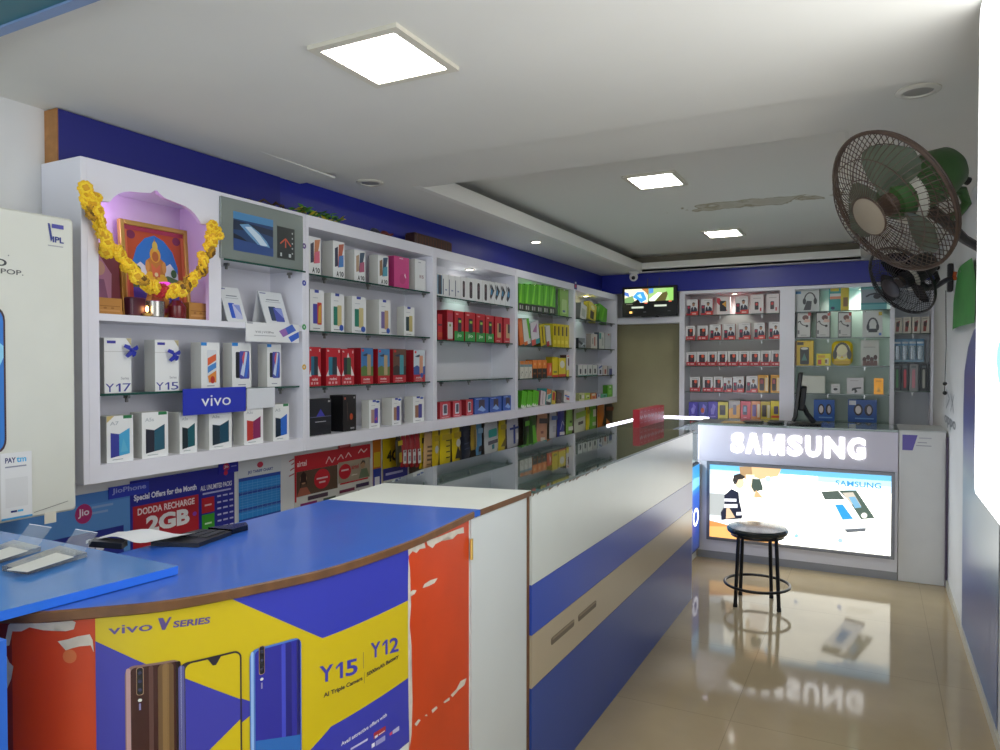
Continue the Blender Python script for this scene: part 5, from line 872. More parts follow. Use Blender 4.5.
# ---------------------------------------------------------------- clutter on the counter
def on_z(P, z): return [tuple(on(x, y, 'Z', z).xy) for x, y in P]
for i, (x, lab) in enumerate(((0, 'clear plastic case with white card lying on the flap, nearer the right edge'), (1, 'clear plastic case with white card, partly behind the other one'), )):
    dx = (0, -46)[i]; dy = (0, -6)[i]; z = 1.0885
    t = thing('plastic_case', tuple(on(40+dx, 560, 'Z', z)), lab, 'plastic case', 'clear cases on the flap')
    q = on_z([(2+dx, 571+dy), (28+dx, 574.5+dy), (87+dx, 557+dy), (60+dx, 550+dy)], z); b = MB(); b.prism(q, z, z+.010, POLY); b.build('tray', t)
    q = on_z([(7+dx, 570+dy), (27+dx, 572+dy), (74+dx, 557+dy), (56+dx, 553+dy)], z+.0105); b = MB(); b.prism(q, z+.0103, z+.0113, mat('#d4d6d0', .6)); b.build('paper_card', t)
    A = on(60+dx, 551+dy, 'Z', z+.010); B = on(82+dx, 555+dy, 'Z', z+.010); up = Vector((.022, .02, .044)); b = MB(); b.poly([A, B, B+up, A+up], POLY); e = Vector((0, 0, .0015)); b.poly([A+up, B+up, B+up+e, A+up+e], mat('#dfe8ee', .2)); b.build('open_lid', t)
b = MB(); b.rbox(-1.98, -1.90, .93, .985, 1.0885, 1.15, mat('#c8501c', .5), .012); b.build('orange_tub', label='small orange tub standing on the counter flap', cat='tub')
z = 1.0705
t = thing('card_machine', tuple(on(195, 540, 'Z', z)), 'black keypad device lying on the blue counter top under white paper', 'keypad device')
P = on_z([(150, 546), (198, 547.5), (232, 535), (200, 533)], z); b = MB(); b.prism(P, z, z+.010, mat('#17181c', .35)); b.build('body', t, bevel=.003)
A, B, C3, D = [Vector(p) for p in P]; b = MB()
for i in range(3):
    for j in range(9):
        u = .42+.06*j; v = .14+.26*i; q = lambda u, v: A.lerp(B, v).lerp(D.lerp(C3, v), u); c4 = [q(u, v), q(u+.045, v), q(u+.045, v+.2), q(u, v+.2)]; b.prism([tuple(k) for k in c4], z+.010, z+.0125, mat('#2c2e34', .4))
b.build('keys', t)
P = on_z([(208, 532.5), (246, 527), (248, 530), (232, 534.5)], z); b = MB(); b.prism(P, z, z+.013, mat('#0c0d10', .15)); b.build('screen_block', t)
P = [(94, 539), (118, 532), (198, 535), (152, 544.5)]
b = MB(); A, B, C3, D = [on(x, y, 'Z', z+.013) for x, y in P]; V = []; nn = 10
for i in range(nn+1):
    for k in (0, 1): u = i/nn; q = A.lerp(D, u) if k else B.lerp(C3, u); V.append((q.x, q.y, z+.0135+.010*math.sin(u*PI*1.3)**2))
b.add(V, [(2*i, 2*i+1, 2*i+3, 2*i+2) for i in range(nn)], mat('#d6d8dc', .7)); b.build('paper_sheet', label='creased white paper lying over the black keypad device', cat='paper')
P = on_z([(88, 547), (122, 549.5), (128, 545), (96, 543)], z); b = MB(); b.prism(P, z, z+.014, mat('#24262b', .3)); b.build('mobile_phone', label='black mobile phone lying behind the clear plastic cases', cat='phone', bevel=.003)

# ================================================================ GLASS TOPPED COUNTER
CG = mat('#3f4f49', .025, spec=.75, coat=.3)
dc = thing('display_counter', (-1.26, 3.4, 0), 'long white counter with blue and cream stripes and a green glass top', 'counter')
b = MB(); b.prism([(-1.036, 2.195), (-1.036, 4.60), (-1.60, 4.60), (-1.60, 2.46), (-1.535, 2.10)], 0, 1.06, CREAM); b.build('carcass', dc)
b = MB(); b.prism([(-1.004, 2.19), (-1.004, 4.60), (-1.615, 4.60), (-1.615, 2.45), (-1.545, 2.086)], 1.0605, 1.069, CG, mat('#22423a', .35)); b.build('glass_top', dc)
for z0, z1, c, nm in ((.748, 1.058, '#d9e0db', 'white_panel'), (.577, .746, '#2c4fb8', 'blue_stripe'), (.397, .575, '#b9ab90', 'cream_band'), (.0, .395, '#24489c', 'blue_base')):
    b = MB(); b.box(-1.036, -1.02, 2.195, 4.60, z0, z1, mat(c, .3, noise=.04, scale=3)); pb = b.build(nm, dc)
    if nm == 'cream_band':
        for xa, xb in ((551, 574), (578, 596)):
            ya = on(xa, 640, 'X', -1.02).y; yb = on(xb, 620, 'X', -1.02).y; b = MB(); b.rbox(-1.021, -1.0185, ya, yb, .485, .512, mat('#6a5f50', .6), .010, 'x'); b.rbox(-1.0188, -1.0165, ya+.008, yb-.004, .503, .512, mat('#8a7c66', .5), .004, 'x'); b.build('handle_slot', pb)
b = MB(); b.box(-1.50, -1.02, 4.60, 4.608, 0, 1.05, CREAM); b.build('end_panel', dc)
b = MB(); rnd = random.Random(2); y = 2.2
while y < 2.95:
    l = rnd.uniform(.012, .04); d = rnd.uniform(.004, .016); b.poly([(-1.0195, y, 1.060), (-1.0195, y, 1.060-d), (-1.0195, y+l*.5, 1.060-d*rnd.uniform(.4, 1)), (-1.0195, y+l, 1.060-d*.5), (-1.0195, y+l, 1.060)], mat('#8a7560', .8)); y += l
b.build('torn_edging', dc)
# lit display case at the end of the counter
lc = thing('display_case', (-1.38, 5.1, 0), 'short lit glass display case between the long counter and the letter counter', 'display case')
b = MB(); b.box(-1.60, -1.2125, 4.612, 5.62, 0, .74, CREAM); b.build('base', lc)
b = MB(); b.box(-1.60, -1.57, 4.612, 5.62, .74, 1.05, WHITE); b.box(-1.57, -1.2, 4.612, 4.62, .74, 1.05, WHITE); b.build('back_panel', lc)
b = MB(); b.box(-1.203, -1.198, 4.615, 5.62, .74, 1.05, CLEAR); b.build('front_glass', lc)
b = MB(); b.box(-1.61, -1.15, 4.602, 5.62, 1.0605, 1.069, glassy('case_top_glass', '#b9cfc8', 1.0, alpha=.8)); b.build('glass_top', lc)
LEDM = mat('#ece6ff', .4, emit=5)
for q in ((-1.60, -1.588, 4.64, 5.60), (-1.588, -1.12, 5.598, 5.612)):
    b = MB(); b.box(*q, 1.070, 1.078, LEDM) if q[0] < -1.59 else b.box(*q, 1.070, 1.080, LEDM); b.build('led_strip', lc)
for i in range(3):
    y = 4.85+.27*i; b = MB(); b.box(-1.34, -1.22, y, y+.16, .7402, .744, C_('#dfe0ec')); b.print([], 0, 0, 1, 1, 0); b.build('price_card', label='white card lying in the lit glass case, %s from the near end' % ORD[i], cat='card', group='cards in the glass case')
l = bpy.data.lights.new('case_lamp', 'POINT'); l.energy = 14; l.color = (.86, .84, 1); l.shadow_soft_size = .05; o = bpy.data.objects.new('case_lamp', l); COL.objects.link(o); o.location = (-1.40, 5.2, 1.0)
vb = thing('light_box', (-1.20, 5.1, .08), 'glowing blue light box with white lettering under the glass case', 'light box')
b = MB(); b.box(-1.212, -1.185, 4.64, 5.60, .08, .735, mat('#202228', .4)); b.build('frame', vb)
def grad_mat(name, stops, emit, axis=2, rough=.3):
    m = bpy.data.materials.new(name); m.use_nodes = True; nt = m.node_tree; b = nt.nodes['Principled BSDF']; L = nt.links.new
    tc = nt.nodes.new('ShaderNodeTexCoord'); sp = nt.nodes.new('ShaderNodeSeparateXYZ'); r = nt.nodes.new('ShaderNodeValToRGB'); e = r.color_ramp.elements
    mr = nt.nodes.new('ShaderNodeMapRange'); lo, hi = stops[0][0], stops[-1][0]; mr.inputs['From Min'].default_value = lo; mr.inputs['From Max'].default_value = hi
    e[0].color = srgb(stops[0][1]); e[1].color = srgb(stops[-1][1])
    for p, c in stops[1:-1]: q = e.new((p-lo)/(hi-lo)); q.color = srgb(c)
    L(tc.outputs['Object'], sp.inputs[0]); L(sp.outputs[axis], mr.inputs['Value']); L(mr.outputs['Result'], r.inputs['Fac'])
    b.inputs['Roughness'].default_value = rough
    if emit: L(r.outputs['Color'], b.inputs['Emission Color']); b.inputs['Emission Strength'].default_value = emit; b.inputs['Base Color'].default_value = (.02, .02, .02, 1)
    else: L(r.outputs['Color'], b.inputs['Base Color'])
    return m
b = MB(); b.M = LM(-1.184, 4.65, .09); b.poly([(0, 0, 0), (.94, 0, 0), (.94, 0, .635), (0, 0, .635)], grad_mat('blue_glow', [(0, '#14285c'), (.25, '#1c4fc0'), (.42, '#2a6ae0'), (.5, '#3ec0f0'), (.64, '#2a9ae8')], .75))
b.print([('p', [(0, .62), (.45, .7), (.8, .86), (1, .84), (1, .74), (.7, .72)], ('#7ac4ff', 1.0)), ('t', 'vivo', .30, .28, .97, .58, ('#f0f0ff', 2.), .0)], 0, 0, .94, .635, 0)
b.build('lit_face', vb)
# red cartons standing at the end of the counter, facing the aisle
for i in range(7):
    y = 4.60+.088*i
    goods(LM(-1.362, y+.044, 1.0695), .085, .118, .045, '#d42036', '#c01a2e', [('l', [(.1, .5), (.3, .66), (.5, .46), (.7, .64), (.92, .5)], .007, '#f4d8dc'), ('r', .2, .24, .8, .28, '#e89aa4'), ('r', .25, .84, .7, .87, '#e89aa4')], 'red_carton', 'slim red carton with white script on the glass case, %s from near end' % ORD[i], 'carton', 'red cartons on the glass case')

# ================================================================ LETTER COUNTER
GREYP = mat('#dcdadf', .4, noise=.02)
sc_ = thing('letter_counter', (-.53, 5.9, 0), 'grey white counter with large glowing letters across its front', 'counter')
b = MB(); b.box(-1.205, .146, 5.645, 6.15, .0, 1.018, GREYP); b.box(-1.205, .146, 5.6305, 5.645, .056, .144, GREYP); b.box(-1.205, -1.136, 5.6305, 5.645, .144, .744, GREYP); b.box(.129, .146, 5.6305, 5.645, .144, .744, GREYP); b.build('body', sc_)
b = MB(); b.box(-1.205, .146, 5.63, 5.645, .745, 1.018, mat('#d2ccd8', .5)); b.build('sign_panel', sc_)  # lilac tint puts the glow of the letters into the panel colour
b = MB(); b.box(-1.205, .146, 5.63, 5.645, .0, .055, mat('#8f8f92', .4)); b.build('plinth', sc_)
b = MB(); b.box(-1.205, .146, 5.625, 6.16, 1.018, 1.033, glassy('counter_pane', '#bcd0c8', 1.1, alpha=.7)); b.build('glass_top', sc_)
SAM = mat('#ffffff', .4, emit=2.6)
g, f = glyphs('SAMSUNG', .055)
import itertools
def letters(word, x0, x1, z0, z1, Y, d, m, parent):
    sp = [(205, 270), (279, 353), (365, 466), (480, 551), (565, 636), (654, 741), (755, 832)]
    for ch, (a_, c_) in zip(word, sp):
        x = x0+(x1-x0)*(a_-205)/627; wd = (x1-x0)*(c_-a_)/627; b = MB()
        if ch in 'AM':
            for q in ([(0, 0), (.24, 0), (.24, 1), (0, 1)], [(.24, 1), (.24, .62), (.40, 0), (.5, 0), (.5, .42), (.34, 1)], [(.5, .42), (.5, 0), (.60, 0), (.76, .62), (.76, 1), (.66, 1)], [(.76, 0), (1, 0), (1, 1), (.76, 1)]) if ch == 'M' else ([(0, 0), (.30, 0), (.5, .60), (.5, 1), (.32, 1)], [(.5, 1), (.5, .60), (.70, 0), (1, 0), (.68, 1)]): b.M = Matrix.Translation((x, Y, z0)) @ Matrix.Rotation(PI/2, 4, 'X'); b.prism([(u*wd, v*(z1-z0)) for u, v in q], 0, d, m)
        else:
            g, f = glyphs(ch, .045); V = [(x+u*wd, Y-d, z0+v*(z1-z0)) for u, v in g]; n_ = len(V); V2 = [(a, Y, c) for a, _, c in V]; ed = {}
            for t_ in f:
                for i in range(len(t_)): ed[(t_[i], t_[(i+1) % len(t_)])] = 1
            b.add(V+V2, list(f)+[(n_+e[0], n_+e[1], e[1], e[0]) for e in ed if (e[1], e[0]) not in ed], m)
        b.build('letter', parent)
letters('SAMSUNG', -.958, -.055, .818, .968, 5.629, .006, SAM, sc_)
lb = thing('light_box', (-.49, 5.63, .15), 'large glowing phone advertisement light box below the glowing letters', 'light box')
x0, x1, z0, z1 = -1.135, .128, .145, .742
b = MB(); e = .022; FR_ = mat('#77777c', .35, metal=.5)
for q in ((x0, x0+e, z0, z1), (x1-e, x1, z0, z1), (x0+e, x1-e, z0, z0+e), (x0+e, x1-e, z1-e, z1)): b.box(q[0], q[1], 5.612, 5.6440, q[2], q[3], FR_)
b.build('frame', lb)
L_ = lambda c, s=2.6: (c, s*.6)
b = MB(); b.M = Matrix.Translation((x0+e, 5.622, z0+e)); W2 = x1-x0-2*e; H2 = z1-z0-2*e; b.poly([(0, 0, 0), (W2, 0, 0), (W2, 0, H2), (0, 0, H2)], mat('#fffef2', .4, emit=1.9))
fig = lambda P, c, s=1.6: ('p', [((x-60)/905, 1-(y-(85+25*(x-60)/905))/(355+50*(x-60)/905)) for x, y in P], (c, s*.6))
circ = lambda x, y, r, c, s=1.6, k=1.: fig([(x+r*math.cos(2*PI*i/18), y+r*k*math.sin(2*PI*i/18)) for i in range(18)], c, s)
b.print([('r', 0, .93, 1, 1, L_('#6cbcec', 1.6)), ('r', 0, .86, .32, .93, L_('#b4dcf4', 2.2)), ('r', .62, .86, 1, .93, L_('#a8d6f4', 2.1)), ('r', .76, .78, 1, .86, L_('#d4ecfa', 2.4)), ('r', 0, .2, .09, .86, L_('#d8e0e4', 2)), ('r', .0, .30, .10, .6, L_('#b0b4b0', 1.6)), ('p', [(0, 0), (.42, 0), (.3, .12), (0, .22)], L_('#e8a860', 2)), ('p', [(0, .22), (.16, .17), (0, .14)], L_('#d88a48', 1.8)),
         ('p', [(.24, 1), (.42, 1), (.40, .9), (.3, .84), (.25, .88)], L_('#e0b080', 1.9)), fig([(220, 92), (285, 90), (290, 130), (285, 180), (265, 165), (225, 130)], '#b89468', 1.4), fig([(255, 130), (300, 130), (320, 260), (280, 300), (260, 280)], '#ecd8b8', 2.2),
         fig([(290, 150), (330, 150), (345, 190), (345, 205), (300, 215), (285, 190)], '#4a5a50', 1.2), fig([(310, 205), (350, 245), (300, 240)], '#d8a878', 1.8), fig([(280, 245), (355, 250), (380, 370), (280, 370)], '#fff4e4', 2.6),
         circ(222, 170, 25, '#e8c8a4', 1.8, 1.2), fig([(185, 160), (192, 135), (222, 126), (250, 140), (244, 152), (215, 156), (205, 178), (192, 180)], '#3a3026', .9), fig([(140, 235), (180, 203), (218, 220), (222, 260), (240, 330), (235, 350), (125, 358), (122, 320), (142, 290)], '#26283c', .9),
         fig([(140, 252), (206, 252), (206, 266), (140, 266)], '#e8e8ec', 2), fig([(140, 280), (212, 278), (212, 296), (140, 298)], '#e8e8ec', 2), fig([(206, 318), (238, 316), (238, 332), (206, 334)], '#e8e8ec', 2), fig([(152, 300), (168, 298), (200, 345), (150, 352)], '#e0bc94', 1.7),
         circ(372, 150, 15, '#a8d8f8', 2.2), fig([(638, 203), (720, 195), (752, 238), (656, 242)], '#5a6860', 1.1), fig([(720, 193), (805, 190), (892, 326), (828, 335), (770, 242)], '#5a6e62', 1.1), fig([(740, 205), (790, 200), (830, 270), (780, 260)], '#c8c0b0', 1.6), fig([(770, 225), (800, 222), (830, 275), (800, 280)], '#7ab0d0', 1.5), circ(843, 315, 14, '#e8e8dc', 2), fig([(656, 245), (768, 245), (852, 378), (758, 392)], '#e4eaee', 2.2), fig([(705, 266), (742, 263), (792, 334), (742, 340)], '#2f9ae0', 1.5), fig([(748, 388), (852, 378), (850, 394), (764, 404)], '#70767c', 1.1),
         circ(518, 428, 10, '#8ab8f0', 2), circ(732, 445, 12, '#9ab8f0', 2), fig([(760, 435), (885, 447), (885, 452), (760, 440)], '#c8c8bc', 2), fig([(770, 452), (885, 462), (885, 466), (770, 456)], '#b8b8ac', 2), ('t', 'SAMSUNG', .715, .83, .95, .90, ('#3f8fd0', 1.0), .02)], 0, 0, W2, H2, 0)
b.build('lit_picture', lb)
b = thing('side_cabinet', (.29, 5.9, 0), 'white side cabinet between the letter counter and the right wall', 'cabinet'); cab = b
b = MB(); b.box(.150, .425, 5.632, 6.15, 0, 1.03, mat('#d4d3d0', .45, noise=.04)); b.build('body', cab, bevel=.003)
b = MB(); b.box(.148, .430, 5.628, 6.15, 1.03, 1.036, mat('#b8bab8', .4)); b.build('top_panel', cab)
b = MB(); b.M = Matrix.Translation((.17, 5.631, .90)); b.print([('p', [(.0, .0), (.34, .0), (.5, 1), (0, 1)], '#54449a'), ('r', .55, .78, .95, .86, '#b0aeb4'), ('r', .5, .5, .8, .56, '#9a98a0'), ('r', .45, .3, .95, .36, '#9a98a0')], 0, 0, .18, .105, 0); b.build('sticker', cab)
b = MB(); b.box(.426, .436, 5.60, 5.632, 0, 1.0, mat('#4a3a52', .5)); b.build('edge_trim', cab)
# monitor seen from its edge
mo = thing('monitor', (-.50, 5.86, 1.033), 'black monitor seen edge-on, standing on the letter counter', 'monitor')
R4 = Matrix.Translation((-.50, 5.86, 1.033)) @ Matrix.Rotation(math.radians(4), 4, 'Z')
b = MB(); b.M = R4 @ Matrix.Translation((-.03, 0, .05)) @ Matrix.Rotation(math.radians(6), 4, 'Y'); b.rbox(-.014, .014, -.20, .20, .0, .34, BLACK, .01, 'x'); b.build('screen_panel', mo)
b = MB(); b.M = R4 @ Matrix.Translation((-.03, 0, .05)) @ Matrix.Rotation(math.radians(6), 4, 'Y'); b.rbox(.013, .055, -.12, .12, .06, .24, mat('#1e1e22', .5), .015, 'x'); b.build('rear_cover', mo)
b = MB(); b.M = R4; b.tube([(.01, 0, .17), (.05, 0, .08), (.10, 0, .012)], [.016, .018, .02], BLACK, 8); b.tube([(-.03, 0, .06), (-.045, 0, .02)], [.014, .014], BLACK, 8); b.build('stand_leg', mo)
b = MB(); b.M = R4; b.rbox(-.09, .15, -.11, .11, 0, .012, BLACK, .03, 'z'); b.build('base', mo)
b = MB(); b.rbox(-.72, -.61, 5.75, 5.90, 1.0335, 1.052, mat('#1c1c20', .5), .02); b.build('card_reader', label='flat black device on the letter counter just left of the monitor', cat='device')
b = MB(); b.rbox(-.90, -.76, 5.78, 5.90, 1.0335, 1.045, mat('#2a2420', .5), .01); b.build('black_wallet', label='thin dark wallet lying on the letter counter farther left', cat='wallet')
b = MB(); b.box(-1.05, -.88, 5.72, 5.86, 1.0335, 1.037, mat('#c8a878', .6)); b.build('tan_leaflet', label='tan leaflet lying on the glass near the corner of the letter counter', cat='leaflet')
# ================================================================ STOOL
st_ = thing('round_stool', (-.642, 4.71, 0), 'black round stool with four legs standing before the light box', 'stool', rot=(0, 0, math.radians(8)))
BLK = mat('#17181b', .35, metal=.3)
b = MB(); b.lathe([(.02, .435), (.165, .435), (.178, .445), (.182, .462), (.172, .474), (.10, .482), (.01, .484)], mat('#232a2c', .22, noise=.1, scale=6), 40); b.build('seat', st_, local=True)
b = MB(); b.lathe([(.15, .420), (.158, .420), (.158, .436), (.15, .436)], BLK, 32); b.build('seat_rim', st_, local=True)
for sx in (-1, 1):
    for sy in (-1, 1):
        b = MB(); k_ = 1 if sy < 0 else (.80 if sx < 0 else .70); t0 = Vector((sx*.108*k_, sy*.108, .434)); t1 = Vector((sx*.125*k_, sy*.125, .006)); b.tube([t0, t0.lerp(t1, .5), t1], .0115, BLK, 10); l = b.build('leg', st_, local=True)
        b = MB(); b.cyl((t1.x, t1.y, 0), (t1.x, t1.y, .02), .014, .013, mat('#0c0c0c', .7), 10); b.build('rubber_foot', l, local=True)
b = MB(); b.tube([(.192*math.cos(2*PI*i/40), .192*math.sin(2*PI*i/40), .12) for i in range(40)], .009, BLK, 8, True); b.build('foot_ring', st_, local=True)

# ================================================================ LEFT WALL: BOARD AND POSTERS
def poster(name, y0, y1, z0, z1, X, col, dec, label, cat='poster', th=.002): return goods(LM(X, (y0+y1)/2, z0), y1-y0, z1-z0, th, col, col, dec, name, label, cat, 'posters on the left wall' if cat == 'poster' else None)
bd = thing('display_board', (-2.4, 1.15, 1.03), 'tall white phone display board beside the shrine bay', 'display board')
b = MB(); b.rbox(-2.548, -2.262, .86, 1.418, 1.028, 1.952, mat('#dadcd2', .4, noise=.03), .012, 'x'); b.build('cabinet', bd)
b = MB(); b.M = LM(-2.2615, .86, 1.028); W3, H3 = .558, .924
def ub(x, y): p = on(x, y, 'X', -2.26); return ((p.y-.86)/W3, (p.z-1.028)/H3)
O1 = ub(-44, 261); O2 = ub(7, 251); P1 = ub(-32, 270); P2 = ub(13, 264); I1 = ub(48, 241.5); I2 = ub(63, 225.5); ph = ub(5, 308); pb_ = ub(5, 452)
b.print([('t', 'vivo', O1[0], O1[1], O2[0], O1[1]+.032, '#3a3c40', .0), ('t', 'CLICK.', ub(-28, 272)[0], P1[1], ub(-4, 268)[0], P1[1]+.016, '#5a5c60', .01), ('t', 'POP.', ub(1, 268)[0], P1[1], ub(23.5, 264)[0], P1[1]+.016, '#4a4c50', .01), ('e', O2[0]+.008, O1[1]+.036, .004, .0024, '#8a8c90'),
         ('p', [(I1[0], I2[1]), (I1[0]+.012, I2[1]), (I1[0]+.026, I1[1]+.012), (I1[0]+.016, I1[1])], '#34408a'), ('r', I1[0]+.022, I2[1]-.014, I2[0]+.004, I2[1], '#4a4aa0'), ('t', 'IPL', I1[0]+.026, I1[1], I2[0]+.004, I1[1]+.02, '#34408a', .03), ('r', I1[0], I1[1]-.014, I2[0], I1[1]-.010, '#a8aab0'),
         ('p', rrect(.1, pb_[1], ph[0], ph[1], .04), '#3a2028'), ('p', rrect(.11, pb_[1]+.006, ph[0]-.01, ph[1]-.006, .036), '#2a78d0'), ('p', [(ph[0]-.08, pb_[1]+.2), (ph[0]-.01, pb_[1]+.3), (ph[0]-.01, ph[1]-.12), (ph[0]-.05, ph[1]-.1)], '#8ad0f4'), ('l', [ub(34, 512.5), ub(68, 501)], .0015, '#5a5a58')], 0, 0, W3, H3, 0)
b.build('printed_face', bd)
c1 = on(1.5, 522, 'X', -2.258); c2 = on(32, 457, 'X', -2.258)
goods(LM(-2.2595, (c1.y+c2.y)/2, 1.035), c2.y-c1.y, 1.232-1.035, .002, '#e6e8ea', '#cfd1d3', [('t', 'PAY', .14, .85, .48, .93, '#23306e', .03), ('t', 'tm', .50, .85, .82, .93, '#48b4e8', .03), ('r', .14, .78, .82, .80, '#8a8ea0'), ('r', .14, .18, .86, .62, '#dcdee0'), ('r', .3, .1, .5, .13, '#23306e'), ('r', .52, .1, .7, .13, '#48b4e8'), ('r', 0, 0, 1, .03, '#3a9ad8')], 'payment_card', 'white payment card with blue edge fixed to the display board corner', 'card', None)
p = on(50, 514, 'X', -2.262); b = MB(); b.box(-2.2615, -2.2595, p.y-.0175, p.y+.0175, 1.002, 1.036, C_('#e4e0d0')); b.build('price_tag', bd)
JB = '#22268e'
poster('wall_poster', 1.33, 1.85, .6, 1.02, -2.546, '#5a92d4', [('r', 0, .9, 1, 1, '#4a80c8'), ('e', .56, .83, .062, .085, '#b0286c'), ('t', 'Jio', .52, .795, .60, .875, '#f4e8f0', .02), ('r', .62, .86, .78, .88, '#8aa8d8'), ('r', .62, .81, .74, .83, '#8aa8d8'), ('r', .22, .3, .86, .66, '#232c8c'), ('t', '30', .57, .47, .72, .6, '#dfe2f0', .04)], 'light blue poster with a magenta disc, partly behind the display board')
poster('wall_poster', 1.715, 1.885, .985, 1.03, -2.541, '#2a3ab4', [('t', 'JioPhone', .08, .3, .92, .85, '#9aa4dc', .02)], 'small blue lettered strip above the blue posters on the left wall')
poster('wall_poster', 1.805, 2.315, .68, 1.04, -2.544, JB, [('t', 'Special Offers for the Month', .03, .76, .60, .845, '#e8e8f2', .03), ('p', [(.02, 0), (.62, 0), (.62, .72), (.02, .72)], '#b3202e'), ('t', 'DODDA RECHARGE', .06, .615, .58, .69, '#f0dcdc', .03), ('t', '2GB', .13, .40, .53, .585, '#f2f0f0', .05), ('e', .58, .5, .02, .025, '#8a3ab0'), ('t', 'ALL UNLIMITED PACKS', .64, .75, .97, .81, '#e8e8f2', .02), ('r', .66, .70, .96, .72, '#b8b8e0'), ('r', .65, .48, .78, .66, '#b8222e'), ('r', .65, .26, .78, .46, '#3a9a2c'), ('r', .68, .56, .75, .58, '#e8c0c0'), ('r', .68, .34, .75, .36, '#c8e8c0')]+
       [('r', u, .64-.075*k, u+wd, .66-.075*k, '#c0c0e8') for k in range(6) for u, wd in ((.81, .04), (.87, .05), (.94, .04))]+[('e', .9, .92, .022, .03, '#c82848')], 'dark blue offers poster with a large red panel on the left wall')
poster('wall_poster', 2.225, 2.335, 1.008, 1.065, -2.5405, '#2228a0', [('e', .38, .5, .16, .3, '#c02c58'), ('t', 'Jio', .28, .38, .48, .64, '#f4e8f0', .02), ('r', .62, .45, .9, .52, '#8a8ad8')], 'small dark blue card above the corner of the dark blue offers poster')
tc_ = [('e', .5, .93, .07, .04, '#c83a54'), ('t', 'JIO TARIFF CHART', .22, .82, .80, .87, '#2c4494', .03), ('r', .02, .18, .98, .79, '#2f8ad8')]+[('r', .02, z, .98, z+.045, '#2a4aa8') for z in (.745, .56, .34, .2)]+[('r', .1+.11*i, .24, .105+.11*i, .74, '#6ab0e8') for i in range(8)]+[('r', .04, .70-.035*k, .96, .703-.035*k, '#7cbcf0') for k in range(12)]+[('r', .02, .0, .98, .16, '#c85a4a'), ('r', .5, .06, .98, .16, '#d8a84a')]
poster('wall_poster', 2.335, 2.605, .70, 1.045, -2.546, '#d4d8dc', tc_, 'white tariff chart with light blue table on the left wall')
b = MB(); b.M = LM(-2.5485, 2.66, .93); b.print([('l', [(0, .9), (.4, 1), (.7, .9)], .006, '#b04a54'), ('l', [(.2, .7), (.5, .8), (1, .78)], .006, '#b04a54'), ('l', [(.1, .4), (.4, .5), (.8, .44)], .006, '#b04a54'), ('l', [(0, .1), (.5, .2), (.9, .16)], .006, '#b04a54')], 0, 0, .075, .09, 0); b.build('red_handwriting', label='red handwritten marks on the wall right of the tariff chart', cat='writing')
at = [('r', 0, .80, 1, 1, '#c42430'), ('r', 0, .44, .02, .8, '#c42430'), ('t', 'airtel', .03, .86, .14, .93, '#f4dcdc', .02), ('l', [(.38, .84), (.42, .92), (.46, .84), (.50, .9)], .006, '#f0d0d0'), ('l', [(.53, .86), (.58, .92), (.61, .86)], .006, '#f0d0d0'), ('l', [(.64, .87), (.68, .93), (.72, .87)], .006, '#f0d0d0'), ('l', [(.82, .9), (.86, .95), (.9, .9), (.95, .94)], .006, '#f4dcdc'),
      ('r', .02, .50, .53, .8, '#5a4638'), ('r', .54, .55, .99, .82, '#a89a84'), ('e', .33, .66, .10, .125, '#cc2030'), ('r', .26, .66, .40, .68, '#f0d0d0'), ('r', .29, .61, .37, .63, '#f0d0d0'), ('e', .63, .69, .085, .1, '#cc2030'), ('r', .58, .7, .68, .72, '#f0d0d0'), ('e', .1, .70, .04, .06, '#c09070'), ('p', [(.05, .52), (.07, .76), (.1, .8), (.13, .76), (.14, .62), (.12, .66), (.08, .66)], '#2a1a18'), ('p', [(.02, .5), (.06, .6), (.14, .6), (.19, .5)], '#a8604c'), ('e', .88, .74, .035, .05, '#b08a68'), ('p', [(.82, .56), (.86, .68), (.94, .68), (.98, .56)], '#6a7a5c'), ('p', [(.84, .74), (.88, .8), (.92, .74), (.91, .78)], '#2a1c18'), ('t', 'airtel', .72, .70, .82, .76, '#c02a34', .02), ('r', .72, .62, .80, .63, '#e0d8c8'),
      ('r', .15, .43, .40, .48, '#4a3a4a'), ('r', .06, .36, .26, .41, '#8a2a6a'), ('r', .34, .36, .5, .41, '#4a5a44'), ('r', .56, .53, .96, .55, '#c42430'), ('r', .55, .42, .76, .46, '#6a2040'), ('r', .78, .44, .97, .49, '#3a2a4a'), ('e', .57, .34, .02, .03, '#8a2a4a'), ('r', .68, .32, .8, .38, '#8a2a4a'), ('r', .6, .33, .67, .35, '#888'), ('r', .84, .36, .96, .38, '#666'), ('e', .82, .38, .02, .03, '#4a3a5a'), ('e', .08, .22, .03, .04, '#7a2a7a'), ('r', .12, .2, .2, .22, '#888'), ('r', .2, .2, .26, .26, '#8a2a6a'), ('e', .33, .24, .03, .04, '#4a4a4a'), ('r', .4, .22, .5, .25, '#777'), ('e', .57, .2, .02, .03, '#8a2a4a'), ('r', .68, .18, .8, .24, '#8a2a4a')]
poster('wall_poster', 2.695, 3.30, .62, 1.035, -2.546, '#ccccc6', at, 'red and white poster with two portrait photographs on the left wall')
poster('wall_poster', 3.02, 3.12, 1.03, 1.065, -2.541, '#b02432', [('r', .1, .3, .9, .6, '#d87a84')], 'small red label above the red and white poster')
poster('wall_poster', 3.325, 3.40, .6, 1.075, -2.546, '#c8701e', [('r', 0, .25, 1, .6, '#24389c'), ('r', .1, .62, .9, .8, '#d8b82a'), ('r', .2, .3, .8, .5, '#e0e0e8')], 'narrow orange and blue strip poster beside the red and white poster')
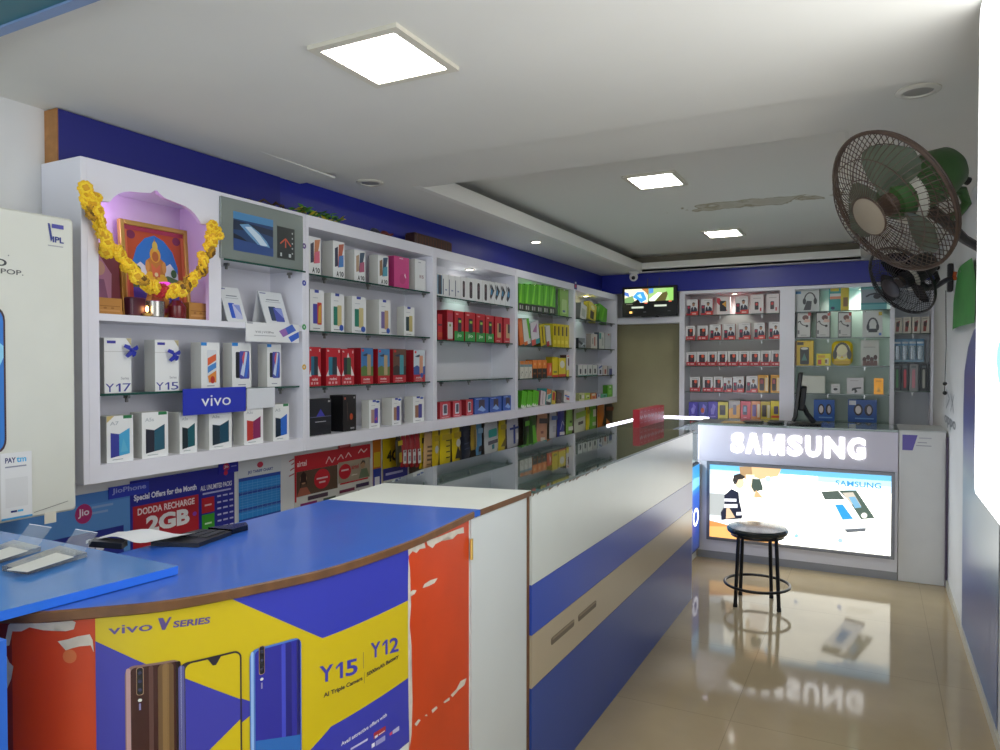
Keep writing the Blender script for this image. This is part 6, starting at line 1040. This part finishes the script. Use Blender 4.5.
poster('wall_poster', 3.41, 3.66, .70, 1.05, -2.540, '#d8bc18', [('r', 0, 0, 1, .3, '#d0d0cc'), ('r', 0, .3, 1, .5, '#2a2c90'), ('t', '4G', .15, .6, .6, .8, '#2a2818', .04), ('r', .1, .38, .8, .42, '#b8b8e0'), ('r', .1, .12, .5, .16, '#888')], 'yellow 4G poster behind the near end of the hanging packets')
# ================================================================ RIGHT WALL
t = thing('light_sign', (.33, 1.5, 1.17), 'blazing white light box on the right wall nearest the camera', 'light box')
b = MB(); b.rbox(.222, .438, .80, 2.125, 1.175, 2.365, mat('#d8dadc', .4), .03, 'x'); b.build('casing', t)
b = MB(); pts = rrect(.82, 1.18, 2.12, 2.36, .03, 5); b.add([(.2205, y, z) for y, z in pts], [tuple(range(len(pts)))[::-1]], mat('#ffffff', .4, emit=2.4))
pq = [on(x, y, 'X', .2198) for x, y in ((1001, 335), (997, 350), (996.5, 362), (998, 378), (1001, 392), (1012, 400), (1012, 330))]; b.add(pq, [tuple(range(len(pq)))[::-1]], mat('#6ab8f4', .4, emit=2.2))
for P in (((979, 262), (981, 259), (984, 262), (982, 267)), ((988, 251), (991, 248), (994, 251), (990, 256)), ((984, 257), (986, 254), (987, 259))):
    pq = [on(x, y, 'X', .2198) for x, y in P]; b.add(pq, [tuple(range(len(pq)))], mat('#dfe3ea', .4, emit=1.0))
b.build('lit_face', t)
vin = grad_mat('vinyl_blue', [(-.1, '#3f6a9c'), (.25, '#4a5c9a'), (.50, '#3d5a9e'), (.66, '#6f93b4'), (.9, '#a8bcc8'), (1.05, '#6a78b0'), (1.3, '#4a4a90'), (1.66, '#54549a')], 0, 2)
P = [(4.70, .015), (4.72, .8), (4.74, 1.25), (4.70, 1.45), (4.55, 1.58), (4.3, 1.66), (3.4, 1.72), (3.4, .015)]
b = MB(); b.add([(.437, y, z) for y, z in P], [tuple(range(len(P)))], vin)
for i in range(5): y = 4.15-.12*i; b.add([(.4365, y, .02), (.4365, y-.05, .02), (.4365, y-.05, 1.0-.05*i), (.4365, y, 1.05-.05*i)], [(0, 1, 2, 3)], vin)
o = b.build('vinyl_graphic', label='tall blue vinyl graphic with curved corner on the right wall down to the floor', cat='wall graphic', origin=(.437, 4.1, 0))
RM = lambda Y, z: Matrix.Translation((.4385, Y, z)) @ Matrix.Rotation(-PI/2, 4, 'Z')
b = MB(); b.M = RM(6.08, 1.18); b.print([('l', [(.05, 0), (.05, 1)], .014, '#858b90'), ('l', [(.3, 0), (.3, 1), (.6, .6), (.3, 0)], .014, '#858b90'), ('l', [(.7, .9), (1, 0)], .014, '#858b90'), ('l', [(1, .9), (.7, 0)], .014, '#858b90'), ('t', 'oppo', .15, -.95, 1.15, -.35, '#8a9096', .02)], 0, 0, .8, .13, 0); b.build('wall_lettering', label='grey lettering on the right wall below the dangling fan cord', cat='lettering')
bg = thing('green_bag', (.40, 4.7, 1.7), 'bright green bag hanging on the right wall under the fan', 'bag')
V = []; ny, nz = 8, 10
for j in range(nz+1):
    v = j/nz; z = 1.69+.33*v
    for i in range(ny+1):
        u = i/ny; wf = 1-.55*max(0, v-.55)**1.1*1.6; y = 4.72+(u-.5)*1.12*wf-.25*v*.3; V.append((.425-.03*math.sin(PI*u)*(1-.4*v), y, z))
b = MB(); b.add(V, [(j*(ny+1)+i, j*(ny+1)+i+1, (j+1)*(ny+1)+i+1, (j+1)*(ny+1)+i) for j in range(nz) for i in range(ny)], mat('#2f8a30', .6, noise=.2, scale=8)); b.build('cloth', bg)
b = MB(); b.tube([(.42, 5.06, 1.99), (.415, 5.07, 2.01), (.42, 5.08, 2.035)], .010, mat('#d8642a', .5), 8); b.build('orange_tag', bg)
b = MB(); b.cyl((.437, 4.62, 1.99), (.405, 4.62, 1.99), .006, .006, STEEL, 8); b.build('hook', bg)

# ================================================================ WALL FANS
def fan(c, ax, R, gm, mm, bm_, label, wallp, knob, spokes=64, roll=0, bt_='#7d8a78'):
    c = Vector(c); root = thing('wall_fan', c, label, 'fan', 'wall fans')
    Yl = -Vector(ax).normalized(); up = Vector((0, 0, 1)); Xl = Yl.cross(up).normalized(); Zl = Xl.cross(Yl)
    M = Matrix((( Xl.x, Yl.x, Zl.x, 0), (Xl.y, Yl.y, Zl.y, 0), (Xl.z, Yl.z, Zl.z, 0), (0, 0, 0, 1)))
    def guard(nm, rh, depth, k, e1):
        b = MB(); b.M = M
        for i in range(spokes):
            a = 2*PI*i/spokes; pts = []
            for j in range(k):
                q = j/(k-1); r = rh+(R-rh)*q; y = depth*(1-q**e1); tw = .22*(1-q); pts.append((r*math.cos(a+tw), y, r*math.sin(a+tw)))
            b.tube(pts, .0014, gm, 4)
        for q in (.33, .66):
            r = rh+(R-rh)*q; y = depth*(1-q**e1); b.tube([(r*math.cos(2*PI*i/40), y, r*math.sin(2*PI*i/40)) for i in range(40)], .0018, gm, 5, True)
        b.tube([(rh*math.cos(2*PI*i/32), depth, rh*math.sin(2*PI*i/32)) for i in range(32)], .003, gm, 5, True)
        return b.build(nm, root, local=True)
    g = guard('front_guard', R*.27, -.085*R/.23, 9, 2.6)
    b = MB(); b.M = M @ Matrix.Translation((0, -.086*R/.23, 0)) @ Matrix.Rotation(PI/2, 4, 'X'); b.lathe([(.0, .006), (R*.2, .006), (R*.275, .0), (R*.275, -.006), (0, -.006)], bm_, 28); b.build('badge', g, local=True)
    guard('rear_guard', R*.36, .042*R/.23, 8, 2.4)
    b = MB(); b.M = M; b.tube([(R*math.cos(2*PI*i/56), 0, R*math.sin(2*PI*i/56)) for i in range(56)], .0065, gm, 8, True); b.tube([((R-.002)*math.cos(2*PI*i/56), .012, (R-.002)*math.sin(2*PI*i/56)) for i in range(56)], .004, gm, 6, True); b.build('guard_rim', root, local=True)
    b = MB(); b.M = M @ Matrix.Translation((0, .043*R/.23, 0)) @ Matrix.Rotation(PI/2, 4, 'X'); b.lathe([(R*.2, .004), (R*.42, .004), (R*.42, -.004), (R*.2, -.004)], mat('#cfcdc2', .5), 30); b.build('rear_plate', root, local=True)
    for k in range(3):
        b = MB(); b.M = M @ Matrix.Rotation(2*PI*k/3+roll, 4, 'Y'); V = []; nr, nt = 8, 6
        for i in range(nr+1):
            q = i/nr; r = R*(.16+.70*q); wd = (.28+.55*math.sin(PI*min(q*.62+.18, 1)))*(1 if q < .85 else (1-(q-.85)*2.6))
            for j in range(nt+1): a = (j/nt-.5)*wd*1.5+.1*q; V.append((r*math.sin(a), .025*(j/nt-.5)*2, r*math.cos(a)))
        b.add(V, [(i*(nt+1)+j, i*(nt+1)+j+1, (i+1)*(nt+1)+j+1, (i+1)*(nt+1)+j) for i in range(nr) for j in range(nt)], glassy('fan_blade_%s' % label[:4], bt_, .5, .2, .62)); b.build('blade', root, local=True)
    b = MB(); b.M = M @ Matrix.Rotation(PI/2, 4, 'X'); b.lathe([(.004, .03), (R*.14, .025), (R*.17, 0), (R*.17, -.02), (.01, -.022)], RUST, 24); b.build('hub', root, local=True)
    s = R/.23; b = MB(); b.M = M @ Matrix.Rotation(PI/2, 4, 'X'); b.lathe([(.02*s, .005*s), (.055*s, .0), (.062*s, -.02*s), (.070*s, -.06*s), (.078*s, -.10*s), (.080*s, -.15*s), (.077*s, -.19*s), (.066*s, -.23*s), (.04*s, -.255*s), (.005*s, -.262*s)], mm, 32); mo = b.build('motor_housing', root, local=True)
    b = MB(); b.M = M
    for k in range(10): a = 2*PI*k/10; b.box(.066*s*math.cos(a)-.003, .066*s*math.cos(a)+.003, .025*s, .045*s, .066*s*math.sin(a)-.003, .066*s*math.sin(a)+.003, mat('#2a2018', .6))
    b.ball((-.03*s, .18*s, -.070*s), .014, BLACK, 8, 6); b.build('vents', mo, local=True)
    b = MB(); b.M = M; b.cyl((.0, .24*s, -.04*s), (0, .265*s, -.07*s), .010, .014, BLACK, 10); b.build('knob', mo, local=True)
    Wl = Vector(wallp)-c; P = lambda x, y, z: M @ Vector((x, y*s, z*s)); a0 = P(0, .10, -.075); a1 = P(0, .13, -.13)
    b = MB(); b.tube([P(0, .19, -.06), P(0, .23, -.085), P(0, .225, -.125), P(0, .18, -.14), a1], [.016, .018, .016, .015, .014], mm, 10); b.build('neck', root, local=True)
    b = MB(); b.tube([a0, a1, a1.lerp(Wl, .3)+Vector((0, 0, -.015)), a1.lerp(Wl, .7), Wl], [.022, .020, .016, .016, .018], knob, 10); b.build('arm', root, local=True)
    b = MB(); b.rbox(Wl.x-.03, Wl.x+.0, Wl.y-.035, Wl.y+.035, Wl.z-.09, Wl.z+.09, knob, .01, 'x'); b.build('wall_bracket', root, local=True)
    return root
RUST = mat('#4b3a30', .5, noise=.3, scale=30); GRN = mat('#2f5626', .4, noise=.2, scale=10); BADGE = mat('#8c8272', .5)
fan(on(891, 203, 'Y', 2.74), (-.70, -.50, -.51), .250, RUST, GRN, BADGE, 'rusty green wall fan with a round brown wire guard', (.438, 3.3, 1.86), mat('#1e1a1a', .5), roll=.5)
DK = mat('#1d1a1f', .45)
f2 = fan(on(901, 281, 'Y', 5.0), (-.66, -.52, -.54), .228, DK, mat('#19181d', .4), mat('#2a2024', .4), 'dark wall fan lower behind the green fan', (.437, 5.45, 2.04), DK, roll=.2, bt_='#2c2428')
b = MB(); b.tube([(.40, 5.45, 1.96), (.405, 5.45, 1.6), (.40, 5.46, 1.30)], .0025, BLACK, 5)
for z in (1.36, 1.30): b.ball((.401, 5.455, z), .013, BLACK, 10, 8)
b.build('pull_cord', f2)

# ================================================================ LIGHT AND CAMERA
def spot(name, loc, e, size=2.4, col=(1, .98, .94)):
    l = bpy.data.lights.new(name, 'SPOT'); l.energy = e; l.spot_size = size; l.spot_blend = .8; l.shadow_soft_size = .03; l.color = col
    o = bpy.data.objects.new(name, l); COL.objects.link(o); o.location = loc
for (p, lab, e) in (((-2.42, 4.22, 2.1245), 'small lit downlight inside the top of the third bay', 5), ((-2.42, 5.28, 2.1245), 'small lit downlight above the green packets', 5), ((-2.42, 6.42, 2.1245), 'small lit downlight inside the top of the fifth bay', 6),
                    ((-1.20, 7.20, 2.1595), 'small lit downlight above the back wall phone boxes', 3.5), ((-.30, 7.22, 2.1595), 'small lit downlight above the headphone boxes', 6), ((.03-.14, 7.25, 2.1595), 'small lit downlight at the right end above the headphone boxes', 5)):
    downlight(p, lab, True, r=.025, group='shelf downlights'); spot('shelf_lamp', (p[0], p[1], p[2]-.02), e, col=(1, 1, .94) if p[0] < -1 else (.96, 1, .92))
W = bpy.data.worlds.new('world'); scene.world = W; W.use_nodes = True; bgn = W.node_tree.nodes['Background']; bgn.inputs['Color'].default_value = (.86, .94, 1, 1); bgn.inputs['Strength'].default_value = 2.4
cam = bpy.data.cameras.new('camera'); co = bpy.data.objects.new('camera', cam); COL.objects.link(co)
cam.sensor_width = 36; cam.lens = F/1000*36; cam.clip_start = .02
co.location = EYE; co.rotation_euler = (PI/2-PIT, 0, YAW); scene.camera = co
scene.view_settings.view_transform = 'Standard'; scene.view_settings.exposure = .55; scene.view_settings.gamma = 1.05
scene.cycles.max_bounces = 8; scene.cycles.transparent_max_bounces = 16; scene.cycles.sample_clamp_indirect = 4; scene.cycles.caustics_reflective = False; scene.cycles.caustics_refractive = False
